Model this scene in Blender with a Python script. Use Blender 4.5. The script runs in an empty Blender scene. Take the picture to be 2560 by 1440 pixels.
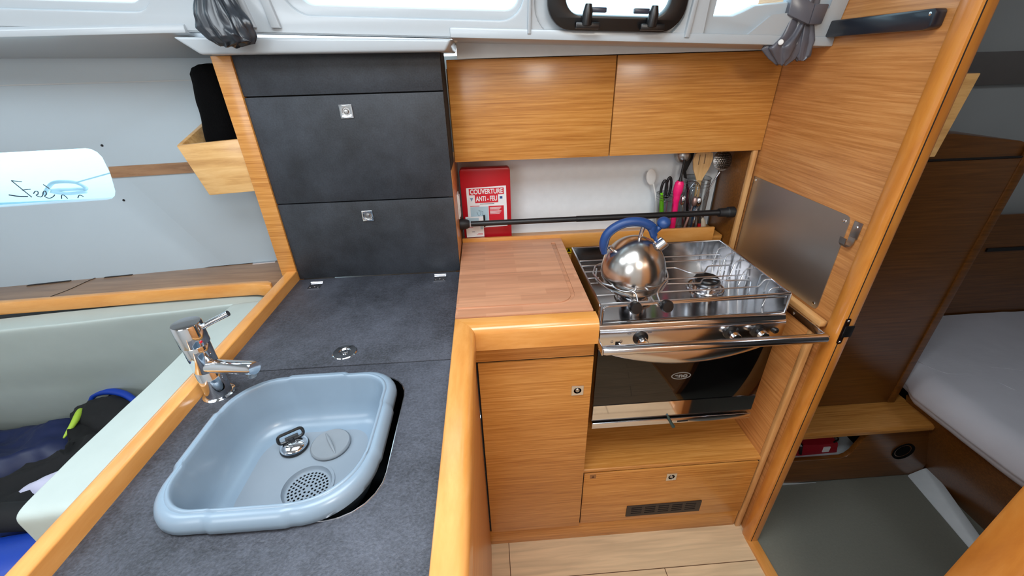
import bpy, bmesh, math, random
from mathutils import Vector, Matrix, noise
sc = bpy.context.scene
COL = sc.collection
random.seed(4)

# ------------------------------------------------------------------ camera
F, YAW, PIT, ROL = 1030.23, 0.0518466, 0.5015510, -0.0289776
cy_, sy_, cp_, sp_ = math.cos(YAW), math.sin(YAW), math.cos(PIT), math.sin(PIT)
fw = Vector((sy_*cp_, cy_*cp_, -sp_)); r0 = Vector((cy_, -sy_, 0)); u0 = r0.cross(fw)
rt = r0*math.cos(ROL) + u0*math.sin(ROL); up = rt.cross(fw)
cam_data = bpy.data.cameras.new('camera'); cam = bpy.data.objects.new('camera', cam_data); COL.objects.link(cam)
cam_data.sensor_width = 36.0; cam_data.lens = 36.0*F/2560.0; cam_data.clip_start = 0.02
m = Matrix.Identity(4)
for i in range(3):
    m[i][0] = rt[i]; m[i][1] = up[i]; m[i][2] = -fw[i]
m[0][3], m[1][3], m[2][3] = 0, 0, 1.45
cam.matrix_world = m; sc.camera = cam

# ------------------------------------------------------------------ world, lights, exposure
w = bpy.data.worlds.new('daylight'); sc.world = w; w.use_nodes = True
w.node_tree.nodes['Background'].inputs[0].default_value = (0.80, 0.91, 1.0, 1)
w.node_tree.nodes['Background'].inputs[1].default_value = 3.2
def area(name, loc, size, power, col, target):
    l = bpy.data.lights.new(name, 'AREA'); l.shape = 'RECTANGLE'; l.size, l.size_y = size; l.energy = power; l.color = col
    o = bpy.data.objects.new(name, l); COL.objects.link(o); o.location = loc
    o.rotation_euler = (Vector(target)-Vector(loc)).to_track_quat('-Z', 'Y').to_euler(); return o
area('deck_hatch_daylight', (-0.15, 0.25, 2.02), (0.9, 0.6), 13, (0.86, 0.94, 1.0), (-0.15, 0.3, 0))
area('companionway_daylight', (-1.0, -1.15, 1.75), (1.0, 0.9), 17, (0.92, 0.96, 1.0), (-0.3, 0.9, 0.8))
area('saloon_hatch_daylight', (-1.25, 0.35, 2.02), (0.7, 0.6), 5, (0.84, 0.94, 1.0), (-1.2, 0.6, 0.8))
area('cabin_hatch_daylight', (1.9, 0.6, 1.97), (0.4, 0.4), 2.6, (0.85, 0.92, 1.0), (1.8, 0.8, 0))
area('camera_side_fill', (0.45, -0.7, 1.95), (0.35, 0.35), 10, (1.0, 0.93, 0.82), (0.4, 0.6, 0.4))  # unseen fill light added from the camera side to lift the wood fronts
sc.view_settings.view_transform = 'Standard'; sc.view_settings.look = 'None'
sc.view_settings.gamma = 1; sc.view_settings.use_curve_mapping = False
sc.view_settings.exposure = 0.1

# ------------------------------------------------------------------ materials
def lin(c):
    return tuple(((v/255)/12.92 if v/255 <= 0.04045 else (((v/255)+0.055)/1.055)**2.4) for v in c) + (1,)
def mat(name, col, rough=0.5, metal=0.0, spec=0.5, coat=0.0, bump=None, trans=0.0, sheen=0.0, aniso=0.0):
    M = bpy.data.materials.new(name); M.use_nodes = True; n = M.node_tree; p = n.nodes['Principled BSDF']
    p.inputs['Base Color'].default_value = lin(col); p.inputs['Roughness'].default_value = rough
    p.inputs['Metallic'].default_value = metal; p.inputs['Specular IOR Level'].default_value = spec
    p.inputs['Coat Weight'].default_value = coat; p.inputs['Coat Roughness'].default_value = 0.12
    p.inputs['Transmission Weight'].default_value = trans; p.inputs['Sheen Weight'].default_value = sheen
    tc = n.nodes.new('ShaderNodeTexCoord')
    sc_, st, cv = bump if bump else (40, 0.02, 0.06)
    no = n.nodes.new('ShaderNodeTexNoise'); no.inputs['Scale'].default_value = sc_; no.inputs['Detail'].default_value = 4
    n.links.new(tc.outputs['Object'], no.inputs['Vector'])
    hs = n.nodes.new('ShaderNodeMix'); hs.data_type = 'RGBA'; hs.blend_type = 'MULTIPLY'
    hs.inputs[0].default_value = 1
    mr = n.nodes.new('ShaderNodeMapRange'); mr.inputs[3].default_value = 1-cv; mr.inputs[4].default_value = 1+cv
    n.links.new(no.outputs[0], mr.inputs[0]); hs.inputs[6].default_value = lin(col); n.links.new(mr.outputs[0], hs.inputs[7])
    n.links.new(hs.outputs[2], p.inputs['Base Color'])
    if bump:
        b = n.nodes.new('ShaderNodeBump'); b.inputs['Strength'].default_value = st; b.inputs['Distance'].default_value = 0.002
        n.links.new(no.outputs[0], b.inputs['Height']); n.links.new(b.outputs[0], p.inputs['Normal'])
    return M
def wood(name, c_dark, c_mid, c_light, axis='x', rough=0.33, fine=210.0, strength=1.0, seed=0.0, coat=0.25):
    M = bpy.data.materials.new(name); M.use_nodes = True; n = M.node_tree; p = n.nodes['Principled BSDF']
    tc = n.nodes.new('ShaderNodeTexCoord'); mp = n.nodes.new('ShaderNodeMapping')
    lo = 5.5
    s = {'x': (lo, fine, fine), 'y': (fine, lo, fine), 'z': (fine, fine, lo)}[axis]
    mp.inputs['Scale'].default_value = s; mp.inputs['Location'].default_value = (seed, seed*1.7, seed*0.6)
    n.links.new(tc.outputs['Object'], mp.inputs['Vector'])
    a = n.nodes.new('ShaderNodeTexNoise'); a.inputs['Scale'].default_value = 1.0; a.inputs['Detail'].default_value = 5
    a.inputs['Roughness'].default_value = 0.65; a.inputs['Distortion'].default_value = 0.35
    n.links.new(mp.outputs[0], a.inputs['Vector'])
    mp2 = n.nodes.new('ShaderNodeMapping'); s2 = {'x': (1.1, 9, 9), 'y': (9, 1.1, 9), 'z': (9, 9, 1.1)}[axis]
    mp2.inputs['Scale'].default_value = s2; n.links.new(tc.outputs['Object'], mp2.inputs['Vector'])
    b = n.nodes.new('ShaderNodeTexNoise'); b.inputs['Scale'].default_value = 1; b.inputs['Detail'].default_value = 3
    n.links.new(mp2.outputs[0], b.inputs['Vector'])
    mx = n.nodes.new('ShaderNodeMix'); mx.inputs[0].default_value = 0.22
    n.links.new(a.outputs[0], mx.inputs[2]); n.links.new(b.outputs[0], mx.inputs[3])
    cr = n.nodes.new('ShaderNodeValToRGB'); e = cr.color_ramp.elements
    d = 0.17/strength
    e[0].position = 0.5-d; e[0].color = lin(c_dark); e[1].position = 0.5+d; e[1].color = lin(c_light)
    q = cr.color_ramp.elements.new(0.5); q.color = lin(c_mid)
    n.links.new(mx.outputs[0], cr.inputs[0]); n.links.new(cr.outputs[0], p.inputs['Base Color'])
    p.inputs['Roughness'].default_value = rough; p.inputs['Coat Weight'].default_value = coat; p.inputs['Coat Roughness'].default_value = 0.18
    bp = n.nodes.new('ShaderNodeBump'); bp.inputs['Strength'].default_value = 0.06; bp.inputs['Distance'].default_value = 0.001
    n.links.new(a.outputs[0], bp.inputs['Height']); n.links.new(bp.outputs[0], p.inputs['Normal'])
    return M
TD, TM, TL = (164, 102, 40), (194, 132, 62), (214, 156, 86)
teak_x = wood('teak_veneer_grain_x', TD, TM, TL, 'x')
teak_x2 = wood('teak_veneer_grain_x_b', TD, TM, TL, 'x', seed=3.3)
teak_x3 = wood('teak_veneer_grain_x_c', TD, TM, TL, 'x', seed=7.7)
teak_y = wood('teak_veneer_grain_y', (168, 106, 52), (194, 130, 72), (212, 152, 92), 'y')
teak_shaded = wood('teak_veneer_shaded', (92, 54, 18), (114, 68, 24), (132, 82, 34), 'x', fine=160)  # same teak, with the dim cabin's shade put into its colours
rail_y = wood('varnished_rail_grain_y', (196, 126, 54), (212, 146, 74), (224, 162, 92), 'y', fine=25, rough=0.28, coat=0.5)
rail_x = wood('varnished_rail_grain_x', (198, 128, 54), (212, 146, 72), (224, 162, 92), 'x', fine=25, rough=0.28, coat=0.5)
rail_z = wood('varnished_rail_grain_z', (178, 106, 40), (196, 124, 50), (208, 140, 66), 'z', fine=25, rough=0.28, coat=0.5)
edge_z = wood('pale_edging_grain_z', (176, 124, 70), (200, 148, 92), (216, 168, 112), 'z', fine=60)
edge_y = wood('pale_edging_grain_y', (176, 124, 70), (200, 148, 92), (216, 168, 112), 'y', fine=60)
oak_x = wood('pale_oak_grain_x', (176, 128, 72), (208, 162, 102), (224, 184, 126), 'x', fine=55)
brown_x = wood('brown_shelf_veneer', (116, 82, 56), (142, 106, 76), (158, 122, 90), 'x', fine=60)
beechspoon = wood('utensil_wood', (198, 152, 96), (218, 176, 120), (230, 192, 140), 'z', fine=120)

def slate(name, col, bs=0.25, k=1.0):
    M = bpy.data.materials.new(name); M.use_nodes = True; n = M.node_tree; p = n.nodes['Principled BSDF']
    tc = n.nodes.new('ShaderNodeTexCoord')
    a = n.nodes.new('ShaderNodeTexNoise'); a.inputs['Scale'].default_value = 7; a.inputs['Detail'].default_value = 8; a.inputs['Roughness'].default_value = 0.65
    b = n.nodes.new('ShaderNodeTexNoise'); b.inputs['Scale'].default_value = 260; b.inputs['Detail'].default_value = 5
    for q in (a, b): n.links.new(tc.outputs['Object'], q.inputs['Vector'])
    cr = n.nodes.new('ShaderNodeValToRGB'); e = cr.color_ramp.elements
    e[0].position = 0.36; e[0].color = lin([v*0.74 for v in col]); e[1].position = 0.68; e[1].color = lin([v*1.45 for v in col])
    mx = n.nodes.new('ShaderNodeMix'); mx.inputs[0].default_value = 0.22*k
    n.links.new(a.outputs[0], mx.inputs[2]); n.links.new(b.outputs[0], mx.inputs[3])
    n.links.new(mx.outputs[0], cr.inputs[0]); n.links.new(cr.outputs[0], p.inputs['Base Color'])
    p.inputs['Roughness'].default_value = 0.52; p.inputs['Specular IOR Level'].default_value = 0.38
    bp = n.nodes.new('ShaderNodeBump'); bp.inputs['Strength'].default_value = bs; bp.inputs['Distance'].default_value = 0.0012
    n.links.new(b.outputs[0], bp.inputs['Height']); n.links.new(bp.outputs[0], p.inputs['Normal'])
    return M
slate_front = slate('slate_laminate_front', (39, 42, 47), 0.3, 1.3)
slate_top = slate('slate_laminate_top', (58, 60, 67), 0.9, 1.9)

def staves(name, c1, c2, bw, rh, ox=0.0, oy=0.0, mortar=0.0, mcol=(120, 70, 40), grain='x', fine=80, axes=(0, 1)):
    M = bpy.data.materials.new(name); M.use_nodes = True; n = M.node_tree; p = n.nodes['Principled BSDF']
    g = n.nodes.new('ShaderNodeNewGeometry'); mp = n.nodes.new('ShaderNodeMapping'); mp.inputs['Location'].default_value = (ox, oy, 0)
    n.links.new(g.outputs['Position'], mp.inputs['Vector'])
    br = n.nodes.new('ShaderNodeTexBrick'); br.inputs['Scale'].default_value = 1; br.inputs['Brick Width'].default_value = bw
    br.inputs['Row Height'].default_value = rh; br.inputs['Mortar Size'].default_value = mortar; br.inputs['Mortar Smooth'].default_value = 0
    br.inputs['Color1'].default_value = lin(c1); br.inputs['Color2'].default_value = lin(c2); br.inputs['Mortar'].default_value = lin(mcol)
    br.offset = 0.43; br.offset_frequency = 2; br.squash = 1
    n.links.new(mp.outputs[0], br.inputs['Vector'])
    m2 = n.nodes.new('ShaderNodeMapping'); m2.inputs['Scale'].default_value = (4, fine, fine); n.links.new(g.outputs['Position'], m2.inputs['Vector'])
    no = n.nodes.new('ShaderNodeTexNoise'); no.inputs['Scale'].default_value = 1; no.inputs['Detail'].default_value = 4; no.inputs['Distortion'].default_value = 0.6
    n.links.new(m2.outputs[0], no.inputs['Vector'])
    mr = n.nodes.new('ShaderNodeMapRange'); mr.inputs[1].default_value = .3; mr.inputs[2].default_value = .7; mr.inputs[3].default_value = 0.82; mr.inputs[4].default_value = 1.12
    n.links.new(no.outputs[0], mr.inputs[0])
    mu = n.nodes.new('ShaderNodeMix'); mu.data_type = 'RGBA'; mu.blend_type = 'MULTIPLY'; mu.inputs[0].default_value = 1
    n.links.new(br.outputs[0], mu.inputs[6]); n.links.new(mr.outputs[0], mu.inputs[7]); n.links.new(mu.outputs[2], p.inputs['Base Color'])
    p.inputs['Roughness'].default_value = 0.42
    return M
board_m = staves('butcher_block', (184, 130, 98), (202, 148, 114), 0.155, 0.0262, 0.02, 0.01)
floor_m = staves('ash_sole', (214, 188, 152), (206, 178, 142), 1.16, 0.2, 0.655, 0.097, 0.0012, (90, 62, 40), fine=55)

liner_m = mat('moulded_liner_white', (174, 181, 186), 0.32, coat=0.2, bump=(6, 0.05, 0.03))
hull_m = mat('hull_lining_white', (166, 178, 186), 0.5, bump=(9, 0.1, 0.03))
hull_grey = mat('hull_lining_grey', (168, 170, 168), 0.6, bump=(12, 0.1, 0.03))
white_panel = mat('white_laminate', (226, 232, 236), 0.3)
recess_m = mat('grey_recess_panel', (176, 180, 182), 0.5)
steel = mat('polished_steel', (212, 212, 216), 0.16, 1.0)
steel2 = mat('satin_steel', (176, 174, 172), 0.3, 1.0, bump=(30, 0.05, 0.08))
steel3 = mat('brushed_steel_sheet', (190, 188, 184), 0.42, 1.0, bump=(5, 0.25, 0.12))
kettle_m = mat('kettle_steel', (206, 200, 194), 0.22, 1.0, bump=(14, 0.06, 0.1))
deck_m = mat('hob_steel', (190, 190, 192), 0.13, 1.0)
chrome = mat('chrome', (225, 228, 232), 0.05, 1.0)
black = mat('black_plastic', (16, 16, 18), 0.35)
blackrod = mat('black_painted_rod', (20, 21, 24), 0.4, bump=(120, 0.1, 0.1))
blackrub = mat('black_rubber', (24, 25, 28), 0.55)
handle_m = mat('black_moulded_handle', (24, 30, 40), 0.3, coat=0.3)
void_m = mat('dark_gap', (10, 9, 9), 0.9)
basin_m = mat('blue_grey_plastic', (126, 144, 160), 0.32, coat=0.15, bump=(60, 0.02, 0.02))
basin_fl = mat('grey_plastic_floor', (130, 140, 150), 0.38, bump=(60, 0.02, 0.02))
plug_m = mat('grey_plug_rubber', (124, 130, 136), 0.5)
oven_glass = mat('oven_black_glass', (6, 6, 7), 0.04, spec=0.6)
blue_m = mat('blue_silicone', (24, 62, 118), 0.42)
red_m = mat('red_plastic_case', (176, 14, 30), 0.35)
red_ink = mat('red_ink', (200, 24, 44), 0.45)
paper = mat('white_sticker', (226, 228, 230), 0.5)
ink = mat('dark_ink', (40, 44, 60), 0.6)
paleblue = mat('pale_blue_print', (170, 196, 208), 0.5)
white_pl = mat('white_plastic', (224, 224, 222), 0.35)
yellow = mat('yellow_sticker', (226, 196, 20), 0.5)
pink = mat('pink_plastic', (240, 26, 110), 0.3)
green = mat('lime_plastic', (110, 200, 20), 0.35)
brown_mark = mat('brown_stamp', (96, 60, 34), 0.7)
cushion_m = mat('cream_upholstery', (174, 184, 179), 0.6, bump=(22, 0.35, 0.05))
mattress_m = mat('quilted_ticking', (202, 200, 206), 0.8, bump=(14, 0.9, 0.05))
carpet = mat('grey_cabin_sole', (112, 112, 102), 0.55, bump=(160, 0.2, 0.12))
navy = mat('navy_nylon', (10, 24, 66), 0.5, bump=(30, 0.3, 0.15))
black_cloth = mat('black_fleece', (8, 8, 11), 0.85, bump=(60, 0.5, 0.2))
royal = mat('royal_blue_nylon', (4, 52, 150), 0.45, bump=(40, 0.2, 0.1))
lime_cloth = mat('lime_trim', (164, 196, 60), 0.6)
lav = mat('lavender_cloth', (206, 204, 226), 0.6)
violet = mat('violet_cloth', (56, 50, 130), 0.6)
knit = mat('black_knit', (4, 4, 5), 0.98, spec=0.1, bump=(260, 0.8, 0.4))
satin = mat('grey_satin_curtain', (40, 44, 50), 0.28, bump=(8, 0.2, 0.1))
satin2 = mat('light_satin_curtain', (88, 88, 96), 0.28, bump=(8, 0.2, 0.1))
red_bag = mat('red_canvas', (150, 14, 34), 0.5)
liner_white2 = mat('white_gelcoat', (206, 212, 214), 0.4)
bamboo = beechspoon
seam_m = mat('shadow_gap_fill', (30, 22, 18), 0.8)
rope_m = mat('white_rope', (214, 222, 226), 0.8)

def clear(name, tint, refl=0.12, rough=0.03):
    M = bpy.data.materials.new(name); M.use_nodes = True; n = M.node_tree; n.nodes.clear()
    o = n.nodes.new('ShaderNodeOutputMaterial'); t = n.nodes.new('ShaderNodeBsdfTransparent'); g = n.nodes.new('ShaderNodeBsdfGlossy')
    t.inputs[0].default_value = lin(tint); g.inputs['Roughness'].default_value = rough
    lw = n.nodes.new('ShaderNodeLayerWeight'); lw.inputs[0].default_value = refl
    mx = n.nodes.new('ShaderNodeMixShader'); n.links.new(lw.outputs['Facing'], mx.inputs[0])
    n.links.new(t.outputs[0], mx.inputs[1]); n.links.new(g.outputs[0], mx.inputs[2]); n.links.new(mx.outputs[0], o.inputs[0]); return M
pane_m = clear('window_acrylic', (232, 246, 250), 0.05)
jar_m = clear('clear_jar_plastic', (226, 230, 232), 0.32)

# ------------------------------------------------------------------ geometry helpers
ORG = {}
def org(p): return ORG.get(p.name, Vector((0, 0, 0))) if p else Vector((0, 0, 0))
def thing(name, label, cat, loc, group=None):
    o = bpy.data.objects.new(name, None); COL.objects.link(o); o.location = loc; o.empty_display_size = 0.02
    o['label'] = label; o['category'] = cat
    if group: o['group'] = group
    ORG[o.name] = Vector(loc); return o
def tag(o, label, cat, group=None):
    o['label'] = label; o['category'] = cat
    if group: o['group'] = group
    return o
def structure(o): o['kind'] = 'structure'; return o
def finish(bm, name, m_, parent=None, bevel=0.0, seg=2, smooth=True, ang=35, label=None):
    bmesh.ops.remove_doubles(bm, verts=bm.verts, dist=1e-6)
    bmesh.ops.recalc_face_normals(bm, faces=bm.faces)
    if bevel > 0:
        es = [e for e in bm.edges if len(e.link_faces) == 2 and e.calc_face_angle(0) > math.radians(32)]
        bmesh.ops.bevel(bm, geom=es, offset=bevel, segments=seg, profile=0.5, affect='EDGES', clamp_overlap=True)
    if parent is not None:
        off = org(parent)
    else:
        xs = [v.co for v in bm.verts]
        off = Vector(((min(v.x for v in xs)+max(v.x for v in xs))/2, (min(v.y for v in xs)+max(v.y for v in xs))/2, min(v.z for v in xs)))
    for v in bm.verts: v.co -= off
    me = bpy.data.meshes.new(name); bm.to_mesh(me); bm.free()
    me.materials.append(m_)
    if smooth:
        me.shade_smooth(); me.set_sharp_from_angle(angle=math.radians(ang))
    o = bpy.data.objects.new(name, me); COL.objects.link(o)
    if parent is not None: o.parent = parent
    else: o.location = off
    ORG[o.name] = off.copy()
    if label: o['label'] = label
    return o
def bx(bm, a, b, mtx=None):
    x0, y0, z0 = a; x1, y1, z1 = b
    vs = [bm.verts.new(Vector(c)) for c in ((x0,y0,z0),(x1,y0,z0),(x1,y1,z0),(x0,y1,z0),(x0,y0,z1),(x1,y0,z1),(x1,y1,z1),(x0,y1,z1))]
    if mtx is not None:
        for v in vs: v.co = mtx @ v.co
    for f in ((0,3,2,1),(4,5,6,7),(0,1,5,4),(1,2,6,5),(2,3,7,6),(3,0,4,7)): bm.faces.new([vs[i] for i in f])
def hexa(bm, p):
    vs = [bm.verts.new(Vector(c)) for c in p]
    for f in ((0,3,2,1),(4,5,6,7),(0,1,5,4),(1,2,6,5),(2,3,7,6),(3,0,4,7)): bm.faces.new([vs[i] for i in f])
def box(name, a, b, m_, parent=None, bevel=0.0015, **k):
    bm = bmesh.new(); bx(bm, a, b); return finish(bm, name, m_, parent, bevel, **k)
def prism(bm, pts, axis, a, b):
    def P(u, v, t): return {'x': (t, u, v), 'y': (u, t, v), 'z': (u, v, t)}[axis]
    A = [bm.verts.new(P(u, v, a)) for u, v in pts]; B = [bm.verts.new(P(u, v, b)) for u, v in pts]
    n = len(pts); bm.faces.new(A[::-1]); bm.faces.new(B)
    for i in range(n): bm.faces.new((A[i], A[(i+1) % n], B[(i+1) % n], B[i]))
def frame_of(d):
    d = Vector(d).normalized(); u = d.orthogonal().normalized(); return u, d.cross(u)
def tube(bm, pts, r, n=10, closed=False, caps=True):
    pts = [Vector(p) for p in pts]; N = len(pts); rs = r if isinstance(r, (list, tuple)) else [r]*N
    rings = []; u = None
    for i, p in enumerate(pts):
        if closed: d = pts[(i+1) % N]-pts[i-1]
        else: d = pts[min(i+1, N-1)]-pts[max(i-1, 0)]
        d.normalize()
        if u is None: u = d.orthogonal().normalized()
        else:
            u = (u-d*u.dot(d))
            u = u.normalized() if u.length > 1e-6 else d.orthogonal().normalized()
        v = d.cross(u)
        rings.append([bm.verts.new(p+(u*math.cos(2*math.pi*k/n)+v*math.sin(2*math.pi*k/n))*rs[i]) for k in range(n)])
    for i in range(N if closed else N-1):
        A, B = rings[i], rings[(i+1) % N]
        for k in range(n): bm.faces.new((A[k], A[(k+1) % n], B[(k+1) % n], B[k]))
    if not closed and caps: bm.faces.new(rings[0][::-1]); bm.faces.new(rings[-1])
def cat(pts, k=6, closed=False):
    pts = [Vector(p) for p in pts]; out = []; N = len(pts)
    for i in range(N if closed else N-1):
        if closed: a, b, c, d = pts[i-1], pts[i], pts[(i+1) % N], pts[(i+2) % N]
        else: a, b, c, d = pts[max(i-1, 0)], pts[i], pts[i+1], pts[min(i+2, N-1)]
        for j in range(k):
            t = j/k; out.append(0.5*((2*b)+(c-a)*t+(2*a-5*b+4*c-d)*t*t+(3*b-a-3*c+d)*t**3))
    if not closed: out.append(pts[-1])
    return out
def rounded_path(pts, r, k=4, closed=False):
    pts = [Vector(p) for p in pts]; out = []; N = len(pts)
    for i, p in enumerate(pts):
        if not closed and i in (0, N-1): out.append(p); continue
        a = pts[i-1]-p; b = pts[(i+1) % N]-p; rr = min(r, a.length*0.45, b.length*0.45)
        A = p+a.normalized()*rr; B = p+b.normalized()*rr
        for j in range(k+1):
            t = j/k; out.append(A*(1-t)**2+p*2*t*(1-t)+B*t*t)
    return out
def lathe(bm, prof, c=(0, 0, 0), ax=(0, 0, 1), n=32, caps=True):
    ax = Vector(ax).normalized(); u, v = frame_of(ax); c = Vector(c); rings = []
    for r, h in prof:
        if r < 1e-6: rings.append([bm.verts.new(c+ax*h)])
        else: rings.append([bm.verts.new(c+ax*h+(u*math.cos(2*math.pi*k/n)+v*math.sin(2*math.pi*k/n))*r) for k in range(n)])
    for A, B in zip(rings, rings[1:]):
        for k in range(n):
            a, a2, b, b2 = A[k % len(A)], A[(k+1) % len(A)], B[k % len(B)], B[(k+1) % len(B)]
            f = [a, a2, b2, b]; g = []
            for x in f:
                if x not in g: g.append(x)
            if len(g) > 2: bm.faces.new(g)
    if caps:
        if len(rings[0]) > 1: bm.faces.new(rings[0][::-1])
        if len(rings[-1]) > 1: bm.faces.new(rings[-1])
def rrect(x0, y0, x1, y1, r, k=6):
    if not isinstance(r, (list, tuple)): r = [r]*4
    out = []
    for (cx, cy, a0, rr) in ((x1-r[0], y1-r[0], 0, r[0]), (x0+r[1], y1-r[1], 90, r[1]), (x0+r[2], y0+r[2], 180, r[2]), (x1-r[3], y0+r[3], 270, r[3])):
        for i in range(k+1):
            a = math.radians(a0+90*i/k); out.append((cx+rr*math.cos(a), cy+rr*math.sin(a)))
    return out
def circ(cx, cy, r, k=28, ry=None): return [(cx+r*math.cos(2*math.pi*i/k), cy+(ry or r)*math.sin(2*math.pi*i/k)) for i in range(k)]
def plate(name, outer, holes, t, origin, U, V, m_, parent=None, bev=0.0, fix=None, **kw):
    """flat sheet with holes, (u,v) on axes U,V through origin; thickness t centred; returns mesh object"""
    cu = bpy.data.curves.new('tmp', 'CURVE'); cu.dimensions = '2D'; cu.fill_mode = 'BOTH'; cu.extrude = max(t/2-bev, 0.0001)
    cu.bevel_depth = bev; cu.bevel_resolution = 1; cu.offset = -bev
    for pts in [outer]+list(holes):
        s = cu.splines.new('POLY'); s.points.add(len(pts)-1); s.use_cyclic_u = True
        for p, q in zip(s.points, pts): p.co = (q[0], q[1], 0, 1)
    o = bpy.data.objects.new('tmp', cu); COL.objects.link(o)
    dg = bpy.context.evaluated_depsgraph_get(); dg.update(); me = bpy.data.meshes.new_from_object(o.evaluated_get(dg))
    bpy.data.objects.remove(o); bpy.data.curves.remove(cu)
    bm = bmesh.new(); bm.from_mesh(me); bpy.data.meshes.remove(me)
    U, V, O = Vector(U).normalized(), Vector(V).normalized(), Vector(origin); N = U.cross(V)
    for v in bm.verts: v.co = O+U*v.co.x+V*v.co.y+N*v.co.z
    if fix:
        for v in bm.verts: v.co = fix(v.co)
    kw.setdefault('ang', 30)
    return finish(bm, name, m_, parent, **kw)
def text(name, s, size, origin, U, V, m_, parent, width=None, depth=0.0003, bold=0.0):
    cu = bpy.data.curves.new('tmp', 'FONT'); cu.body = s; cu.size = size; cu.extrude = depth; cu.align_x = 'CENTER'; cu.align_y = 'CENTER'; cu.offset = bold
    o = bpy.data.objects.new('tmp', cu); COL.objects.link(o)
    dg = bpy.context.evaluated_depsgraph_get(); dg.update(); me = bpy.data.meshes.new_from_object(o.evaluated_get(dg))
    bpy.data.objects.remove(o); bpy.data.curves.remove(cu)
    bm = bmesh.new(); bm.from_mesh(me); bpy.data.meshes.remove(me)
    xs = [v.co.x for v in bm.verts]; cur = max(xs)-min(xs); k = width/cur if width else 1.0
    U, V, O = Vector(U).normalized(), Vector(V).normalized(), Vector(origin); N = U.cross(V)
    for v in bm.verts: v.co = O+U*v.co.x*k+V*v.co.y+N*v.co.z
    return finish(bm, name, m_, parent, smooth=False)
def grid(bm, nu, nv, f):
    g = [[bm.verts.new(f(i/nu, j/nv)) for j in range(nv+1)] for i in range(nu+1)]
    for i in range(nu):
        for j in range(nv): bm.faces.new((g[i][j], g[i+1][j], g[i+1][j+1], g[i][j+1]))
    return g
X, Y, Z = (1, 0, 0), (0, 1, 0), (0, 0, 1)

# ------------------------------------------------------------------ the setting
structure(box('floor', (-2.3, -1.3, -0.03), (0.845, 1.4, 0.0), floor_m, bevel=0))
structure(box('floor', (0.845, -0.5, -0.03), (2.6, 1.42, 0.0), carpet, bevel=0))
structure(box('trim_1', (0.813, -1.3, -0.03), (0.849, 0.78, 0.009), rail_y, bevel=0.004))
# galley back wall (white laminate behind the stove)
structure(box('wall_back', (-0.094, 1.40, 0.60), (0.80, 1.415, 1.27), white_panel, bevel=0))
# sloping line of the coachroof, lower towards the bow
def slope(c): return Vector((c.x, c.y, c.z-0.042*(c.x+0.06)))
lean = Vector((0, -0.20, 1)).normalized()
def lv(z): return (z-1.50)/lean.z     # v coordinate for a height z at x = -0.06
LO = (0, 1.085, 1.50)
# outer sheet with the window openings, inner sheet with wider openings: a stepped recess round every window
main_o = rrect(-0.375, lv(1.556), 0.088, lv(1.72), 0.03)
left_o = rrect(-1.70, lv(1.553), -0.685, lv(1.72), 0.03)
hatch_o = rrect(0.175, lv(1.532), 0.425, lv(1.72), 0.05)
right_o = [(0.53, lv(1.556)), (0.575, lv(1.557)), (0.595, lv(1.565)), (0.62, lv(1.577)), (0.76, lv(1.592)), (0.76, lv(1.72)), (0.53, lv(1.72))]
outer = [(-2.3, 0), (0.826, 0), (0.826, lv(1.90)), (-2.3, lv(1.90))]
structure(plate('wall_coachroof', outer, [main_o, left_o, hatch_o, right_o], 0.02, (0, 1.100, 1.50), X, lean, liner_m, fix=slope, bev=0.004))
front_holes = [rrect(-0.405, lv(1.536), 0.098, lv(1.80), 0.05), rrect(-1.75, lv(1.535), -0.66, lv(1.80), 0.05),
               rrect(0.122, lv(1.508), 0.458, lv(1.80), 0.06), [(0.505, lv(1.50)), (0.60, lv(1.50)), (0.66, lv(1.555)), (0.79, lv(1.57)), (0.79, lv(1.80)), (0.492, lv(1.80))]]
structure(plate('wall_liner', outer, front_holes, 0.014, (0, 1.084, 1.50), X, lean, liner_m, fix=slope, bev=0.005, seg=2))
def pane(n_, outl):
    structure(plate(n_, outl, [], 0.006, (0, 1.106, 1.50), X, lean, pane_m, fix=slope))
pane('window_1', rrect(-1.72, lv(1.545), -0.675, lv(1.73), 0.03)); pane('window_2', rrect(-0.385, lv(1.545), 0.10, lv(1.73), 0.03))
pane('window_3', rrect(0.165, lv(1.52), 0.435, lv(1.73), 0.05)); pane('window_4', [(0.52, lv(1.545)), (0.78, lv(1.55)), (0.78, lv(1.73)), (0.52, lv(1.73))])
# bottom lip of the liner
bm = bmesh.new()
prism(bm, [(1.068, 1.498), (1.115, 1.488), (1.40, 1.44), (1.40, 1.52), (1.10, 1.53), (1.068, 1.512)], 'x', -2.3, -0.62)
for v in bm.verts: v.co = slope(v.co) if v.co.x > -1 else Vector((v.co.x, v.co.y, v.co.z+0.024))
structure(finish(bm, 'ceiling_sidedeck', liner_m, bevel=0.003))
bm = bmesh.new(); prism(bm, [(1.07, 1.500), (1.30, 1.492), (1.42, 1.48), (1.42, 1.53), (1.07, 1.52)], 'x', -0.065, 0.826)
for v in bm.verts: v.co = slope(v.co)
structure(finish(bm, 'ceiling_galley', liner_m, bevel=0.003))
for k, (xa, xb, w0) in enumerate(((-0.462, -0.432, 0.010), (-0.515, -0.480, 0.006), (0.113, 0.110, 0.004), (0.478, 0.470, 0.006))):
    structure(plate('trim_%d' % (14+k), [(xb-w0, lv(1.511)), (xb+w0, lv(1.511)), (xa+w0*0.6, lv(1.78)), (xa-w0*0.6, lv(1.78))], [], 0.012, (0, 1.074, 1.50), X, lean, liner_m, fix=slope, bev=0.0035))
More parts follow.
